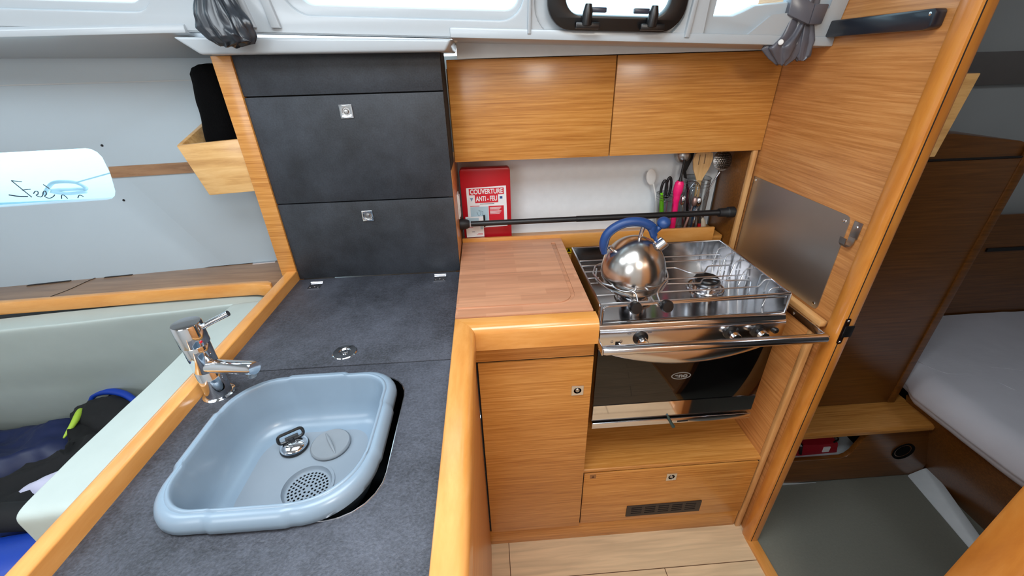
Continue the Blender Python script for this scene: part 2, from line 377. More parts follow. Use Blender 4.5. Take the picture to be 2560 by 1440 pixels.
# deeper lip above the slate column
bm = bmesh.new()
hexa(bm, [(-0.604, 1.066, 1.480), (-0.078, 1.066, 1.474), (-0.066, 1.30, 1.474), (-0.612, 1.30, 1.480),
          (-0.650, 1.062, 1.515), (-0.062, 1.062, 1.4975), (-0.062, 1.30, 1.505), (-0.650, 1.30, 1.515)])
structure(finish(bm, 'trim_2', liner_m, bevel=0.006, seg=3))
structure(box('trim_3', (-0.06, 1.205, 1.4605), (0.826, 1.215, 1.496), liner_white2, bevel=0))
# ceilings with openings where the daylight comes in
structure(plate('ceiling', [(-2.3, -1.3), (0.84, -1.3), (0.84, 1.03), (-2.3, 1.03)],
      [rrect(-0.62, -0.07, 0.32, 0.57, 0.05), rrect(-1.62, 0.03, -0.88, 0.67, 0.05), rrect(0.26, -0.9, 0.64, -0.5, 0.05)], 0.02, (0, 0, 1.98), X, Y, liner_m))
structure(box('ceiling_cabin', (0.84, -1.3, 1.98), (2.6, 1.42, 2.0), hull_grey, bevel=0))
structure(box('wall_right', (0.826, 0.795, 0.0), (0.848, 1.42, 1.99), teak_y, bevel=0))
structure(box('wall_right_near', (0.828, -1.3, 0.0), (0.848, 0.305, 1.99), teak_y, bevel=0))
structure(box('wall_behind', (-2.3, -1.32, 0.0), (0.84, -1.3, 1.99), white_panel, bevel=0))
structure(box('wall_left', (-2.32, -1.3, 0.0), (-2.3, 1.42, 1.99), white_panel, bevel=0))
# hull side: upper lining, wood stringer, lower lining with the hull window
structure(box('wall_leak_seal', (-0.60, 1.42, 0.0), (0.85, 1.44, 1.47), hull_grey, bevel=0))  # unseen closure added behind the galley to keep sky light from leaking in
structure(box('wall_leak_seal_low', (-2.3, 1.325, 0.0), (-0.57, 1.35, 0.31), hull_m, bevel=0))  # unseen extension of the hull plate to the floor, added against light leaks
structure(box('trim_12', (-2.3, 1.09, 1.93), (0.85, 1.13, 2.0), liner_m, bevel=0))
HP, HU = Vector((-0.62, 1.318, 0)), Vector((1, 0.125, 0)).normalized(); HN = Vector((-HU.y, HU.x, 0))   # hull side, toed in
def H(u, z, d=0.0): return HP+HU*u+HN*d+Vector((0, 0, z))
winp = [(-1.30, 1.127), (-1.30, 1.271)]+[(-0.487, 1.271), (-0.474, 1.268), (-0.463, 1.259), (-0.457, 1.245), (-0.457, 1.20), (-0.466, 1.150), (-0.473, 1.137), (-0.483, 1.1295), (-0.497, 1.127)]
structure(plate('wall_hull', [(-1.75, 0.3), (0.06, 0.3), (0.06, 1.50), (-1.75, 1.52)], [winp], 0.03, H(0, 0, 0.015), HU, Z, hull_m, bev=0.002))
structure(plate('window_5', [(-1.33, 1.11), (-0.44, 1.11), (-0.44, 1.29), (-1.33, 1.29)], [], 0.006, H(0, 0, 0.034), HU, Z, pane_m))
structure(plate('trim_4', [(-0.4555, 1.1885), (0.0, 1.1885), (0.0, 1.2190), (-0.4505, 1.2190)], [], 0.006, H(0, 0, -0.001), HU, Z, brown_x))
structure(plate('trim_5', [(-1.7, 1.4345), (0.0, 1.4265), (0.0, 1.4295), (-1.7, 1.4375)], [], 0.003, H(0, 0, 0), HU, Z, recess_m))
for i, (u, z) in enumerate(((-0.443, 1.276), (-0.455, 1.122))):
    bm = bmesh.new(); lathe(bm, [(0.0035, 0), (0.003, 0.0015)], H(u, z, 0.0), -HN, 12)
    tag(finish(bm, 'screw_cover', black), ('small dark screw head above the corner of the hull window' if i == 0 else 'small dark screw head below the corner of the hull window'), 'screw')
# settee side shelf under the hull side
t = thing('side_shelf', 'brown wooden shelf along the hull behind the settee, with orange front rail', 'shelf', (-1.4, 1.2, 0.84))
bm = bmesh.new(); prism(bm, [(-2.3, 1.045), (-0.72, 1.135), (-0.6155, 1.105), (-0.6155, 1.318), (-2.3, 1.108)], 'z', 0.874, 0.886); finish(bm, 'shelf_board', brown_x, t, 0.001)
bm = bmesh.new(); prism(bm, [(-2.3, 1.040), (-1.385, 1.093), (-1.179, 1.104), (-0.914, 1.123), (-0.70, 1.133), (-0.666, 1.130), (-0.650, 1.118), (-0.645, 1.10), (-0.665, 1.098), (-0.70, 1.110), (-0.914, 1.102), (-1.179, 1.083), (-1.385, 1.072), (-2.3, 1.020)], 'z', 0.862, 0.9005)
finish(bm, 'front_rail', rail_x, t, 0.0045, label='orange varnished front rail')
bm = bmesh.new(); tube(bm, cat([(-1.285, 1.125, 0.8863), (-1.267, 1.165, 0.8863), (-1.252, 1.235, 0.8863), (-1.225, 1.247, 0.8863), (-1.10, 1.262, 0.8863), (-0.70, 1.304, 0.8863)], 5), 0.0010, 6)
finish(bm, 'lid_seam', seam_m, t)
for (xa, ya, xb, yb, w_, mm, nm) in ((-1.425, 1.205, -1.315, 1.224, 0.008, seam_m, 'finger_slot'), (-1.222, 1.236, -1.145, 1.247, 0.008, seam_m, 'finger_slot'), (-0.79, 1.288, -0.72, 1.296, 0.006, steel, 'hinge_strip')):
    bm = bmesh.new(); prism(bm, [(xa, ya), (xb, yb), (xb, yb+w_), (xa, ya+w_)], 'z', 0.8855, 0.8872); finish(bm, nm, mm, t)

# forward cabin
structure(box('wall_cabin', (0.848, 1.40, 0.0), (2.6, 1.42, 1.99), hull_grey, bevel=0))
structure(box('wall_cabin_band', (0.848, 1.385, 1.345), (2.6, 1.40, 1.44), mat('dark_grey_band', (104, 98, 94), 0.6), bevel=0.001))
structure(box('wall_cabin_side', (2.58, -1.3, 0.0), (2.6, 1.42, 1.99), hull_grey, bevel=0))
structure(box('wall_cabin_aft', (0.848, -0.5, 0.0), (2.6, -0.48, 1.99), hull_grey, bevel=0))
t = thing('wardrobe', 'brown veneered cabin wardrobe beyond the doorway', 'wardrobe', (1.2, 1.2, 0.30))
bm = bmesh.new(); prism(bm, [(0.85, 0.302), (1.465, 0.302), (1.465, 1.22), (1.42, 1.232), (1.22, 1.257), (0.85, 1.262)], 'y', 1.056, 1.38)
finish(bm, 'body', teak_shaded, t, 0.002)
box('door', (0.90, 1.050, 0.304), (1.440, 1.056, 1.188), teak_shaded, t, 0.001)
bm = bmesh.new(); bx(bm, (0.90, 1.049, 1.189), (1.44, 1.057, 1.1935)); finish(bm, 'door_gap', seam_m, t)
box('corner_post', (1.441, 1.046, 0.304), (1.467, 1.056, 1.225), teak_shaded, t, 0.002)
t = thing('cabin_step_seat', 'low wooden step seat with open cubby at foot of wardrobe', 'seat', (1.2, 1.0, 0.0))
bm = bmesh.new(); prism(bm, [(0.935, 0.275), (0.945, 0.265), (1.30, 0.265), (1.30, 0.302), (0.96, 0.302), (0.942, 0.297), (0.935, 0.288)], 'x', 0.848, 1.52)
finish(bm, 'seat_top', teak_x, t, 0)
cub = [(0.93, 0.131), (1.255, 0.131), (1.272, 0.139), (1.285, 0.158), (1.305, 0.235), (1.318, 0.262), (0.93, 0.262)]
plate('front_panel', [(0.848, 0.010), (1.62, 0.002), (1.62, 0.267), (0.848, 0.267)], [cub], 0.018, (0, 0.965, 0), X, Z, teak_shaded, t, bev=0.002)
box('cubby_lining', (0.86, 1.20, 0.11), (1.36, 1.21, 0.265), liner_white2, t, 0); 
box('cubby_lining', (0.86, 0.975, 0.112), (1.36, 1.20, 0.122), liner_white2, t, 0)
bm = bmesh.new(); lathe(bm, [(0.0, -0.0), (0.012, 0.003), (0.030, -0.001), (0.036, 0.003), (0.040, 0.0035), (0.040, -0.002)], (1.487, 0.9555, 0.145), (0, -1, 0), 28)
finish(bm, 'round_vent', mat('matt_black_grille', (8, 8, 9), 0.8, spec=0.1), t, label='round black vent in the front panel')
bm = bmesh.new(); prism(bm, [(0.88, 0.0005), (1.20, 0.0005), (1.15, 0.004), (1.05, 0.014), (0.88, 0.018)], 'y', 0.9535, 0.9555)
structure(finish(bm, 'trim_6', liner_white2))
t = thing('folded_bag', 'red and white folded bag with grey strap inside the cubby', 'bag', (1.16, 1.05, 0.122))
bm = bmesh.new()
hexa(bm, [(0.98, 0.99, 0.124), (1.262, 0.985, 0.124), (1.22, 1.14, 0.124), (0.95, 1.14, 0.124), (0.99, 0.995, 0.165), (1.252, 0.99, 0.175), (1.18, 1.13, 0.232), (0.96, 1.13, 0.225)])
bmesh.ops.subdivide_edges(bm, edges=bm.edges, cuts=3, use_grid_fill=True)
for v in bm.verts: v.co += Vector(noise.noise_vector(v.co*22))*0.006
finish(bm, 'body', red_bag, t, 0)
bm = bmesh.new(); tube(bm, [(1.115, 0.985, 0.135), (1.105, 0.985, 0.178), (1.075, 1.05, 0.212), (1.05, 1.12, 0.236)], [0.006, 0.007, 0.008, 0.007], 6); finish(bm, 'strap', black, t)
bm = bmesh.new(); bx(bm, (1.085, 1.005, 0.196), (1.11, 1.04, 0.206)); finish(bm, 'buckle', mat('grey_buckle', (120, 124, 126), 0.4), t, 0.002)
bm = bmesh.new(); bx(bm, (1.20, 0.984, 0.135), (1.225, 0.9875, 0.160)); finish(bm, 'white_patch', paper, t)
bm = bmesh.new(); bx(bm, (1.135, 1.01, 0.206), (1.165, 1.03, 0.213)); finish(bm, 'badge', paleblue, t, 0.002)
bm = bmesh.new(); hexa(bm, [(0.93, 0.985, 0.124), (1.05, 0.984, 0.124), (1.05, 1.0, 0.124), (0.93, 1.0, 0.124), (0.93, 0.987, 0.15), (1.02, 0.986, 0.160), (1.02, 1.0, 0.165), (0.93, 1.0, 0.16)]); finish(bm, 'white_corner', paper, t, 0.003)
bm = bmesh.new(); tube(bm, rounded_path([(1.22, 1.02, 0.215), (1.262, 1.0, 0.182), (1.235, 0.99, 0.178)], 0.01), 0.003, 6); finish(bm, 'cord_loop', black, t)
text('lettering', 'SAC', 0.024, (1.075, 0.987, 0.150), X, Z, paper, t, depth=0.0004)
# berth side + mattress
bm = bmesh.new(); hexa(bm, [(1.62, 0.0, -0.02), (1.66, 0.0, -0.02), (1.70, 1.05, -0.02), (1.655, 1.05, -0.02), (1.495, 0.0, 0.335), (1.53, 0.0, 0.335), (1.55, 1.05, 0.335), (1.50, 1.05, 0.335)])
structure(finish(bm, 'wall_berth', teak_shaded, bevel=0.003))
bm = bmesh.new(); hexa(bm, [(1.515, 0.64, 0.0), (1.56, 0.64, 0.0), (1.66, 0.957, 0.0), (1.565, 0.957, 0.0), (1.520, 0.64, 0.02), (1.56, 0.64, 0.02), (1.655, 0.957, 0.036), (1.622, 0.957, 0.036)])
structure(finish(bm, 'trim_7', liner_white2, bevel=0.006))
prf = [(2.55, 0.338), (1.60, 0.338)]+[(1.500-0.045*math.sin(math.radians(a)), 0.383-0.045*math.cos(math.radians(a))) for a in range(0, 80, 13)]
prf += [(1.448+0.075-0.075*math.cos(math.radians(a)), 0.385+0.075*math.sin(math.radians(a))) for a in range(0, 91, 8)]+[(1.523+0.04*k, 0.460) for k in range(1, 26)]+[(2.55, 0.458)]
bm = bmesh.new()
def mat_pt(u, v):
    k = u*(len(prf)-1); i = min(int(k), len(prf)-2); f = k-i; x = prf[i][0]*(1-f)+prf[i+1][0]*f; z = prf[i][1]*(1-f)+prf[i+1][1]*f; y = -0.2+1.555*v
    if y < 0.72 and x < 1.7: x += (0.72-y)**2*0.9
    if y > 1.0: x += 0.035*min(1, (y-1.0)/0.05)*max(0, (1.8-x)/0.35)
    n_ = noise.noise(Vector((x*7, y*7, 0)))*0.004+noise.noise(Vector((x*19, y*19, 3)))*0.002
    return Vector((x-n_*(1 if z < 0.44 else 0), y, z+(n_ if z > 0.39 else 0)))
grid(bm, (len(prf)-1)*2, 60, mat_pt)
o = finish(bm, 'mattress', mattress_m, None, 0.0, ang=180)
tag(o, 'grey-white quilted mattress on the cabin berth', 'mattress')
for k, pts in enumerate([[(1.55, 1.28), (1.53, 1.10), (1.56, 1.02), (1.66, 1.0), (1.70, 0.92)], [(1.62, 1.14), (1.60, 1.08), (1.66, 1.03), (1.76, 1.03), (1.84, 1.0)], [(1.78, 0.92), (1.74, 0.86), (1.78, 0.80), (1.88, 0.80)]]):
    bm = bmesh.new(); tube(bm, cat([(x, y, 0.4585) for x, y in pts]), 0.0016, 6); finish(bm, 'quilting_seam', mattress_m, o)
structure(box('wall_cabin_panel', (1.48, 1.362, 0.30), (2.58, 1.372, 0.90), teak_shaded, bevel=0.001))
bm = bmesh.new(); bx(bm, (1.93, 1.356, 0.752), (2.14, 1.364, 0.766)); tag(finish(bm, 'panel_slot', black, None), 'dark slot handle in brown panel above the mattress', 'handle')
t = thing('cabin_door_bin', 'pale oak bin fixed on the cabin side of the door frame', 'bin', (0.89, 0.82, 1.26))
bm = bmesh.new(); hexa(bm, [(0.849, 0.80, 1.26), (0.905, 0.80, 1.26), (0.905, 0.83, 1.26), (0.849, 0.83, 1.26), (0.849, 0.80, 1.41), (0.921, 0.80, 1.41), (0.921, 0.83, 1.41), (0.849, 0.83, 1.41)])
finish(bm, 'front_board', oak_x, t, 0.0015)
box('side_board', (0.849, 0.83, 1.262), (0.915, 0.90, 1.40), oak_x, t, 0.0015)

# door frame posts (solid varnished wood)
def post(name, y0, y1, first):
    bm = bmesh.new()
    if first:
        prism(bm, [(0.830, 0.800), (0.818, 0.797), (0.8145, 0.790), (0.8145, 0.764), (0.818, 0.7585), (0.8225, 0.757), (0.8225, 0.762), (0.8245, 0.762), (0.8245, 0.757), (0.842, 0.757), (0.852, 0.763), (0.852, 0.800)], 'z', 0.0, 1.99)
    else:
        prism(bm, [(0.830, 0.300), (0.818, 0.303), (0.8145, 0.31), (0.8145, 0.362), (0.818, 0.367), (0.852, 0.367), (0.852, 0.300)], 'z', 0.0, 1.99)
    return finish(bm, name, rail_z, None, 0.0)
structure(post('trim_8', 0, 0, True)); structure(post('trim_9', 0, 0, False))
structure(box('trim_13', (0.8222, 0.7568, 0.0), (0.8248, 0.7622, 1.99), seam_m, bevel=0))  # dark strip filling the post groove, painting the shade inside it
t = thing('door_strike', 'dark metal strike plate on the door frame edge', 'strike plate', (0.83, 0.755, 0.83))
plate('plate', rrect(0.8195, 0.832, 0.8315, 0.905, 0.005), [], 0.002, (0, 0.7565, 0), X, Z, mat('bronze_metal', (60, 40, 34), 0.3, 0.8), t)
bm = bmesh.new(); bx(bm, (0.823, 0.753, 0.853), (0.846, 0.757, 0.884)); finish(bm, 'lip', black, t, 0.001)
for z in (0.898, 0.839):
    bm = bmesh.new(); lathe(bm, [(0.003, 0), (0.002, 0.0015), (0, 0.002)], (0.8255, 0.7553, z), (0, -1, 0), 12); finish(bm, 'screw', chrome, t)

# ------------------------------------------------------------------ galley worktop
t = thing('galley_worktop', 'dark slate worktop with sink cut-out and orange wooden fiddle rails', 'worktop', (-0.33, 0.7, 0.86))
hole = rrect(-0.488, 0.362, -0.179, 0.662, [0.062, 0.062, 0.075, 0.072])
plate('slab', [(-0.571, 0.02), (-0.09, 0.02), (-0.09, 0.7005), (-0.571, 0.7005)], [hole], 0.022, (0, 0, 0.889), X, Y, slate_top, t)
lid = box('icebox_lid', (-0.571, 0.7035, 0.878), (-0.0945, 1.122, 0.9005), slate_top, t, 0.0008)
bm = bmesh.new(); bx(bm, (-0.571, 0.7, 0.8785), (-0.094, 0.704, 0.8985)); finish(bm, 'lid_gap', void_m, t)
bm = bmesh.new(); lathe(bm, [(0.026, 0), (0.026, 0.0015), (0.0245, 0.0028), (0.013, 0.0032), (0.0125, 0.0008), (0.006, 0.0006), (0.0055, 0.0035), (0.0, 0.004)], (-0.332, 0.748, 0.9005), Z, 36)
lt = finish(bm, 'finger_latch', chrome, lid)
for x, y in ((-0.509, 1.078), (-0.154, 1.086)):
    bm = bmesh.new(); bx(bm, (x-0.017, y-0.020, 0.9005), (x+0.017, y+0.014, 0.902)); tube(bm, [(x-0.017, y+0.015, 0.9035), (x+0.017, y+0.015, 0.9035)], 0.0028, 10)
    for sx in (-0.011, 0, 0.011): lathe(bm, [(0.0022, 0), (0.0016, 0.001), (0, 0.0012)], (x+sx, y-0.008-abs(sx)*0.4, 0.902), Z, 10)
    finish(bm, 'hinge', steel, lid)
def railprof(x0, x1, z0, z1, rl, rr):   # rounded top profile, left radius rl, right radius rr
    p = [(x0, z0)]
    for i in range(6): a = math.pi-math.pi/2*i/5; p.append((x0+rl+rl*math.cos(a), z1-rl+rl*math.sin(a)))
    for i in range(6): a = math.pi/2-math.pi/2*i/5; p.append((x1-rr+rr*math.cos(a), z1-rr+rr*math.sin(a)))
    p.append((x1, z0)); return p
bm = bmesh.new(); prism(bm, railprof(-0.607, -0.571, 0.865, 0.930, 0.014, 0.003), 'y', 0.02, 1.118); finish(bm, 'fiddle_rail', rail_y, t, label='long left rail beside the settee')
bm = bmesh.new()
P1 = railprof(-0.0935, -0.047, 0.866, 0.929, 0.004, 0.020)
a = [bm.verts.new((x, 0.02, z)) for x, z in P1]; b = [bm.verts.new((x, 0.8165-(x+0.0935), z)) for x, z in P1]
bm.faces.new(a[::-1]); bm.faces.new(b)
for i in range(len(P1)): bm.faces.new((a[i], a[(i+1) % len(P1)], b[(i+1) % len(P1)], b[i]))
finish(bm, 'fiddle_rail', rail_y, t, label='right rail, mitred at the corner')
bm = bmesh.new(); Q1 = [(0.8165-(x+0.0935), z) for x, z in P1]
a = [bm.verts.new((x+0.0003, y, z)) for (x, _), (y, z) in zip(P1, Q1)]; b = [bm.verts.new((0.238, y, z)) for (y, z) in Q1]
bm.faces.new(a[::-1]); bm.faces.new(b)
for i in range(len(P1)): bm.faces.new((a[i], a[(i+1) % len(P1)], b[(i+1) % len(P1)], b[i]))
finish(bm, 'fiddle_rail', rail_x, t, label='short front rail below the cutting board')
# cutting board
t = thing('cutting_board', 'worn wooden cutting board with juice groove, left of the stove', 'cutting board', (0.07, 1.04, 0.905))
gr_o = rrect(-0.20, 0.852, 0.205, 1.222, [0.012, 0.012, 0.012, 0.05]); gr_i = rrect(-0.20, 0.861, 0.196, 1.222, [0.004, 0.004, 0.004, 0.043])
bm = bmesh.new(); bx(bm, (-0.0925, 0.8175, 0.905), (0.234, 1.274, 0.9275)); finish(bm, 'board', board_m, t, 0.002)
outl = [(-0.0925, 0.8175), (0.234, 0.8175), (0.234, 1.274), (-0.0925, 1.274)]
gi = [(-0.0915, 0.862), (0.155, 0.862)]+[(0.155+0.040*math.sin(math.radians(a)), 0.902-0.040*math.cos(math.radians(a))) for a in range(0, 91, 15)]+[(0.195, 1.235), (0.200, 1.24)]
go = [(0.209, 1.24), (0.206, 0.905)]+[(0.155+0.050*math.sin(math.radians(a)), 0.902-0.050*math.cos(math.radians(a))) for a in range(90, -1, -15)]+[(-0.0915, 0.852)]
plate('grooved_face', outl, [gi+go], 0.003, (0, 0, 0.929), X, Y, board_m, t)
# base cabinet
t = thing('base_cabinet', 'tall wooden base cabinet under the cutting board, door with square latch', 'cabinet', (0.1, 1.0, 0.0))
bm = bmesh.new(); bx(bm, (-0.05, 0.8175, 0.087), (0.243, 1.276, 0.904)); finish(bm, 'body', teak_x, t, 0.0008)
structure(box('wall_galley_side', (-0.0585, 0.02, 0.0), (-0.0535, 0.815, 0.8655), teak_y, bevel=0.0005))
box('apron', (-0.0535, 0.8125, 0.7985), (0.243, 0.8175, 0.867), teak_x2, t, 0.001)
d = box('door', (-0.0485, 0.810, 0.0885), (0.243, 0.8175, 0.7945), teak_x3, t, 0.0012)
bm = bmesh.new(); bx(bm, (-0.053, 0.8155, 0.0875), (-0.0485, 0.8178, 0.796)); bx(bm, (-0.053, 0.8155, 0.7945), (0.243, 0.8178, 0.7988)); finish(bm, 'door_gap', void_m, t)
box('kick_board', (-0.0585, 0.822, 0.0), (0.80, 0.83, 0.0865), teak_x2, t, 0.001)
def latch(parent, cx, y, cz, s=0.016, mt=chrome):
    plate('latch', rrect(cx-s, cz-s, cx+s, cz+s, 0.0012), [circ(cx, cz, s*0.62)], 0.003, (0, y-0.0005, 0), X, Z, mt, parent, bev=0.0004)
    bm = bmesh.new(); lathe(bm, [(s*0.66, 0.0), (s*0.6, -0.004), (s*0.42, -0.004), (s*0.40, 0.0015), (s*0.3, 0.003), (0, 0.0035)], (cx, y+0.0005, cz), (0, -1, 0), 24)
    finish(bm, 'latch_button', steel2, parent)
latch(d, 0.2065, 0.8095, 0.6885)
# stove bay unit: step shelf, drawer front, side panel
t = thing('stove_bay_locker', 'low wooden locker under the oven with vent grille and square latch', 'locker', (0.52, 1.0, 0.0))
bm = bmesh.new(); prism(bm, [(0.8205, 0.341), (0.8225, 0.339), (1.26, 0.339), (1.26, 0.353), (0.8225, 0.353), (0.8205, 0.351)], 'x', 0.2445, 0.8035); finish(bm, 'shelf_top', teak_x, t)
d = box('drop_front', (0.2475, 0.8165, 0.0885), (0.7985, 0.823, 0.337), teak_x3, t, 0.0012)
box('front_gap', (0.2435, 0.821, 0.087), (0.2475, 0.8255, 0.34), void_m, t, 0); box('front_gap', (0.7985, 0.821, 0.087), (0.8015, 0.8255, 0.34), void_m, t, 0)
latch(d, 0.5255, 0.816, 0.2975)
g = plate('vent_grille', rrect(0.399, 0.1105, 0.650, 0.1645, 0.002),
      [rrect(0.4145+k*0.0455, 0.1235+j*0.0095, 0.4145+k*0.0455+0.036, 0.1235+j*0.0095+0.0042, 0.0015, 2) for k in range(5) for j in range(4)], 0.003, (0, 0.8155, 0), X, Z, mat('dark_brown_plastic', (44, 36, 34), 0.45), d)
box('vent_backing', (0.402, 0.8160, 0.113), (0.647, 0.8168, 0.162), void_m, d, 0)
bm = bmesh.new(); prism(bm, [(0.2655, 0.3165), (0.2845, 0.3165), (0.2845, 0.3345), (0.2655, 0.3345)], 'y', 0.8160, 0.8166); finish(bm, 'stamped_sign', mat('stamp_ground', (150, 104, 62), 0.6), d)
bm = bmesh.new(); prism(bm, [(0.2705, 0.3195), (0.2795, 0.3195), (0.277, 0.3235), (0.2765, 0.327), (0.275, 0.330), (0.2735, 0.327), (0.273, 0.3235)], 'y', 0.8155, 0.8162); finish(bm, 'sign_mark', brown_mark, d)
t2 = thing('low_partition', 'low wooden partition right of the stove with pale edging', 'panel', (0.81, 1.0, 0.0))
box('panel', (0.8035, 0.829, 0.0), (0.819, 1.40, 0.850), teak_y, t2, 0.0008)
box('front_edging', (0.8025, 0.814, 0.0), (0.820, 0.829, 0.852), edge_z, t2, 0.003, label='pale front edging')
box('top_edging', (0.8025, 0.800, 0.852), (0.822, 1.235, 0.868), edge_y, t2, 0.004, label='pale top edging')
t2 = thing('niche_partition', 'wooden partition with pale front edge at right end of niche', 'panel', (0.81, 1.3, 0.868))
box('panel', (0.804, 1.246, 0.868), (0.8255, 1.40, 1.20), teak_shaded, t2, 0.0008)
box('front_edging', (0.803, 1.234, 0.868), (0.8185, 1.246, 1.1985), edge_z, t2, 0.002)
# niche behind the stove: ledge + shelf + panel beneath
t = thing('niche_shelf', 'narrow wooden niche shelf with raised front ledge behind the stove', 'shelf', (0.35, 1.33, 0.86))
box('shelf_board', (-0.093, 1.288, 0.895), (0.80, 1.40, 0.907), teak_x, t, 0.001)
box('front_ledge', (-0.093, 1.277, 0.892), (0.762, 1.289, 0.9415), rail_x, t, 0.002)
box('lower_panel', (-0.093, 1.290, 0.34), (0.80, 1.300, 0.894), teak_x2, t, 0)
t = thing('warning_sticker', 'small yellow warning sticker in the gap left of the stove', 'sticker', (0.262, 1.288, 0.86))
box('sticker_ground', (0.252, 1.2865, 0.868), (0.2785, 1.2885, 0.8945), yellow, t, 0)
bm = bmesh.new(); prism(bm, [(0.259, 0.874), (0.272, 0.874), (0.2655, 0.888)], 'y', 1.2855, 1.2866); finish(bm, 'black_triangle', black, t)

# overhead cabinet
t = thing('overhead_cabinet', 'wooden overhead cabinet with two wide flap doors above the stove', 'cabinet', (0.36, 1.3, 1.199))
box('body', (-0.093, 1.243, 1.201), (0.825, 1.398, 1.438), teak_x, t, 0.0008)
box('door', (-0.0905, 1.233, 1.1985), (0.3605, 1.243, 1.459), teak_x2, t, 0.0015)
box('door', (0.3635, 1.233, 1.1985), (0.8240, 1.243, 1.459), teak_x3, t, 0.0015)

# slate locker column
t = thing('slate_locker_column', 'tall dark slate-faced locker with wooden end strip and square latches', 'locker', (-0.33, 1.2, 0.9))
box('end_panel', (-0.6145, 1.118, 0.888), (-0.5705, 1.32, 1.479), teak_x, t, 0.0015, label='orange wooden end strip')
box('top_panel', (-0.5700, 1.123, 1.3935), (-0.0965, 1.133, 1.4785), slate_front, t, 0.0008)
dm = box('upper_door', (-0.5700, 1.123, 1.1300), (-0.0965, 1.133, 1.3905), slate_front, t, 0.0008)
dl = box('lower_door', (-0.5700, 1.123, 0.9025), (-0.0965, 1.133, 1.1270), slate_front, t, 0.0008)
box('carcass', (-0.569, 1.134, 0.90), (-0.1095, 1.318, 1.477), void_m, t, 0)
box('right_side', (-0.109, 1.1335, 0.888), (-0.0955, 1.398, 1.198), teak_y, t, 0.0005)
box('shadow_gap', (-0.109, 1.1335, 1.1985), (-0.0955, 1.242, 1.478), void_m, t, 0)
latch(dm, -0.337, 1.122, 1.3535, 0.0155); latch(dl, -0.336, 1.122, 1.0865, 0.0148)

# ------------------------------------------------------------------ stove
t = thing('gimballed_stove', 'stainless steel two-burner stove with black glass oven door', 'stove', (0.495, 1.0, 0.51))
bm = bmesh.new(); bx(bm, (0.262, 0.85, 0.515), (0.730, 1.188, 0.864)); finish(bm, 'oven_body', steel2, t, 0.003)
bm = bmesh.new(); prism(bm, [(1.190, 0.864), (0.850, 0.864), (0.842, 0.868), (0.836, 0.866), (0.831, 0.861), (0.834, 0.869), (0.840, 0.8755), (0.850, 0.874), (0.860, 0.870), (1.190, 0.870)], 'x', 0.256, 0.735)
finish(bm, 'hob_deck', deck_m, t, ang=60)
bm = bmesh.new()
bx(bm, (0.256, 1.1885, 0.866), (0.735, 1.191, 0.930)); bx(bm, (0.2545, 0.842, 0.866), (0.2565, 1.191, 0.930)); bx(bm, (0.7345, 0.846, 0.866), (0.7365, 1.191, 0.930))
finish(bm, 'surround_plate', deck_m, t)
bm = bmesh.new(); tube(bm, rounded_path([(0.2555, 0.838, 0.874), (0.2555, 0.838, 0.930), (0.2555, 1.190, 0.930), (0.7355, 1.190, 0.930), (0.7355, 0.842, 0.930), (0.7355, 0.842, 0.874)], 0.006), 0.0028, 8)
finish(bm, 'surround_rim', steel, t)
# two front rods hold the pan clamps
bm = bmesh.new(); tube(bm, rounded_path([(0.262, 0.836, 0.874), (0.264, 0.836, 0.927), (0.7345, 0.843, 0.930)], 0.012), 0.0028, 8); finish(bm, 'front_rail', steel, t)
bm = bmesh.new(); tube(bm, [(0.268, 0.850, 0.917), (0.733, 0.850, 0.917)], 0.0024, 8); finish(bm, 'front_rail', steel, t)
# pan supports
def wire(name, pts, r=0.0021, par=None, rad=0.008, m_=None):
    m_ = m_ or wire_m
    bm = bmesh.new(); tube(bm, rounded_path(pts, rad, 3), r, 8); return finish(bm, name, m_, par)
zr = 0.908
wire_m = mat('bright_wire', (222, 228, 236), 0.3, 1.0)
wire('pan_support', [(0.262, 1.135, zr), (0.712, 1.133, zr), (0.716, 1.128, 0.872)], par=t)
wire('pan_support', [(0.262, 1.10, zr), (0.712, 1.098, zr), (0.716, 1.098, 0.872)], par=t)
wire('pan_support', [(0.262, 1.060, zr), (0.538, 1.058, zr), (0.570, 1.026, 0.904), (0.607, 1.022, 0.904), (0.634, 1.056, zr), (0.706, 1.055, zr), (0.710, 1.055, 0.872)], par=t)
wire('pan_support', [(0.262, 1.02, zr), (0.30, 1.02, zr)], par=t)
wire('pan_support', [(0.470, 0.964, zr), (0.565, 0.957, zr), (0.586, 0.985, 0.906), (0.615, 0.985, 0.906), (0.636, 0.963, zr), (0.708, 0.960, zr), (0.712, 0.960, 0.872)], par=t)
wire('pan_support', [(0.262, 0.922, zr), (0.705, 0.920, zr), (0.716, 0.920, 0.93), (0.7335, 0.920, 0.93)], par=t)
wire('pan_support', [(0.262, 0.878, zr), (0.712, 0.878, zr)], par=t)
wire('pan_support', [(0.262, 0.990, zr), (0.715, 0.990, zr), (0.716, 0.990, 0.872)], r=0.0018, par=t)
for y in (1.15, 1.10, 1.05, 1.00, 0.885):
    wire('rim_hook', [(0.704, y, 0.872), (0.712, y, 0.921), (0.7335, y, 0.924)], r=0.002, par=t, rad=0.01)
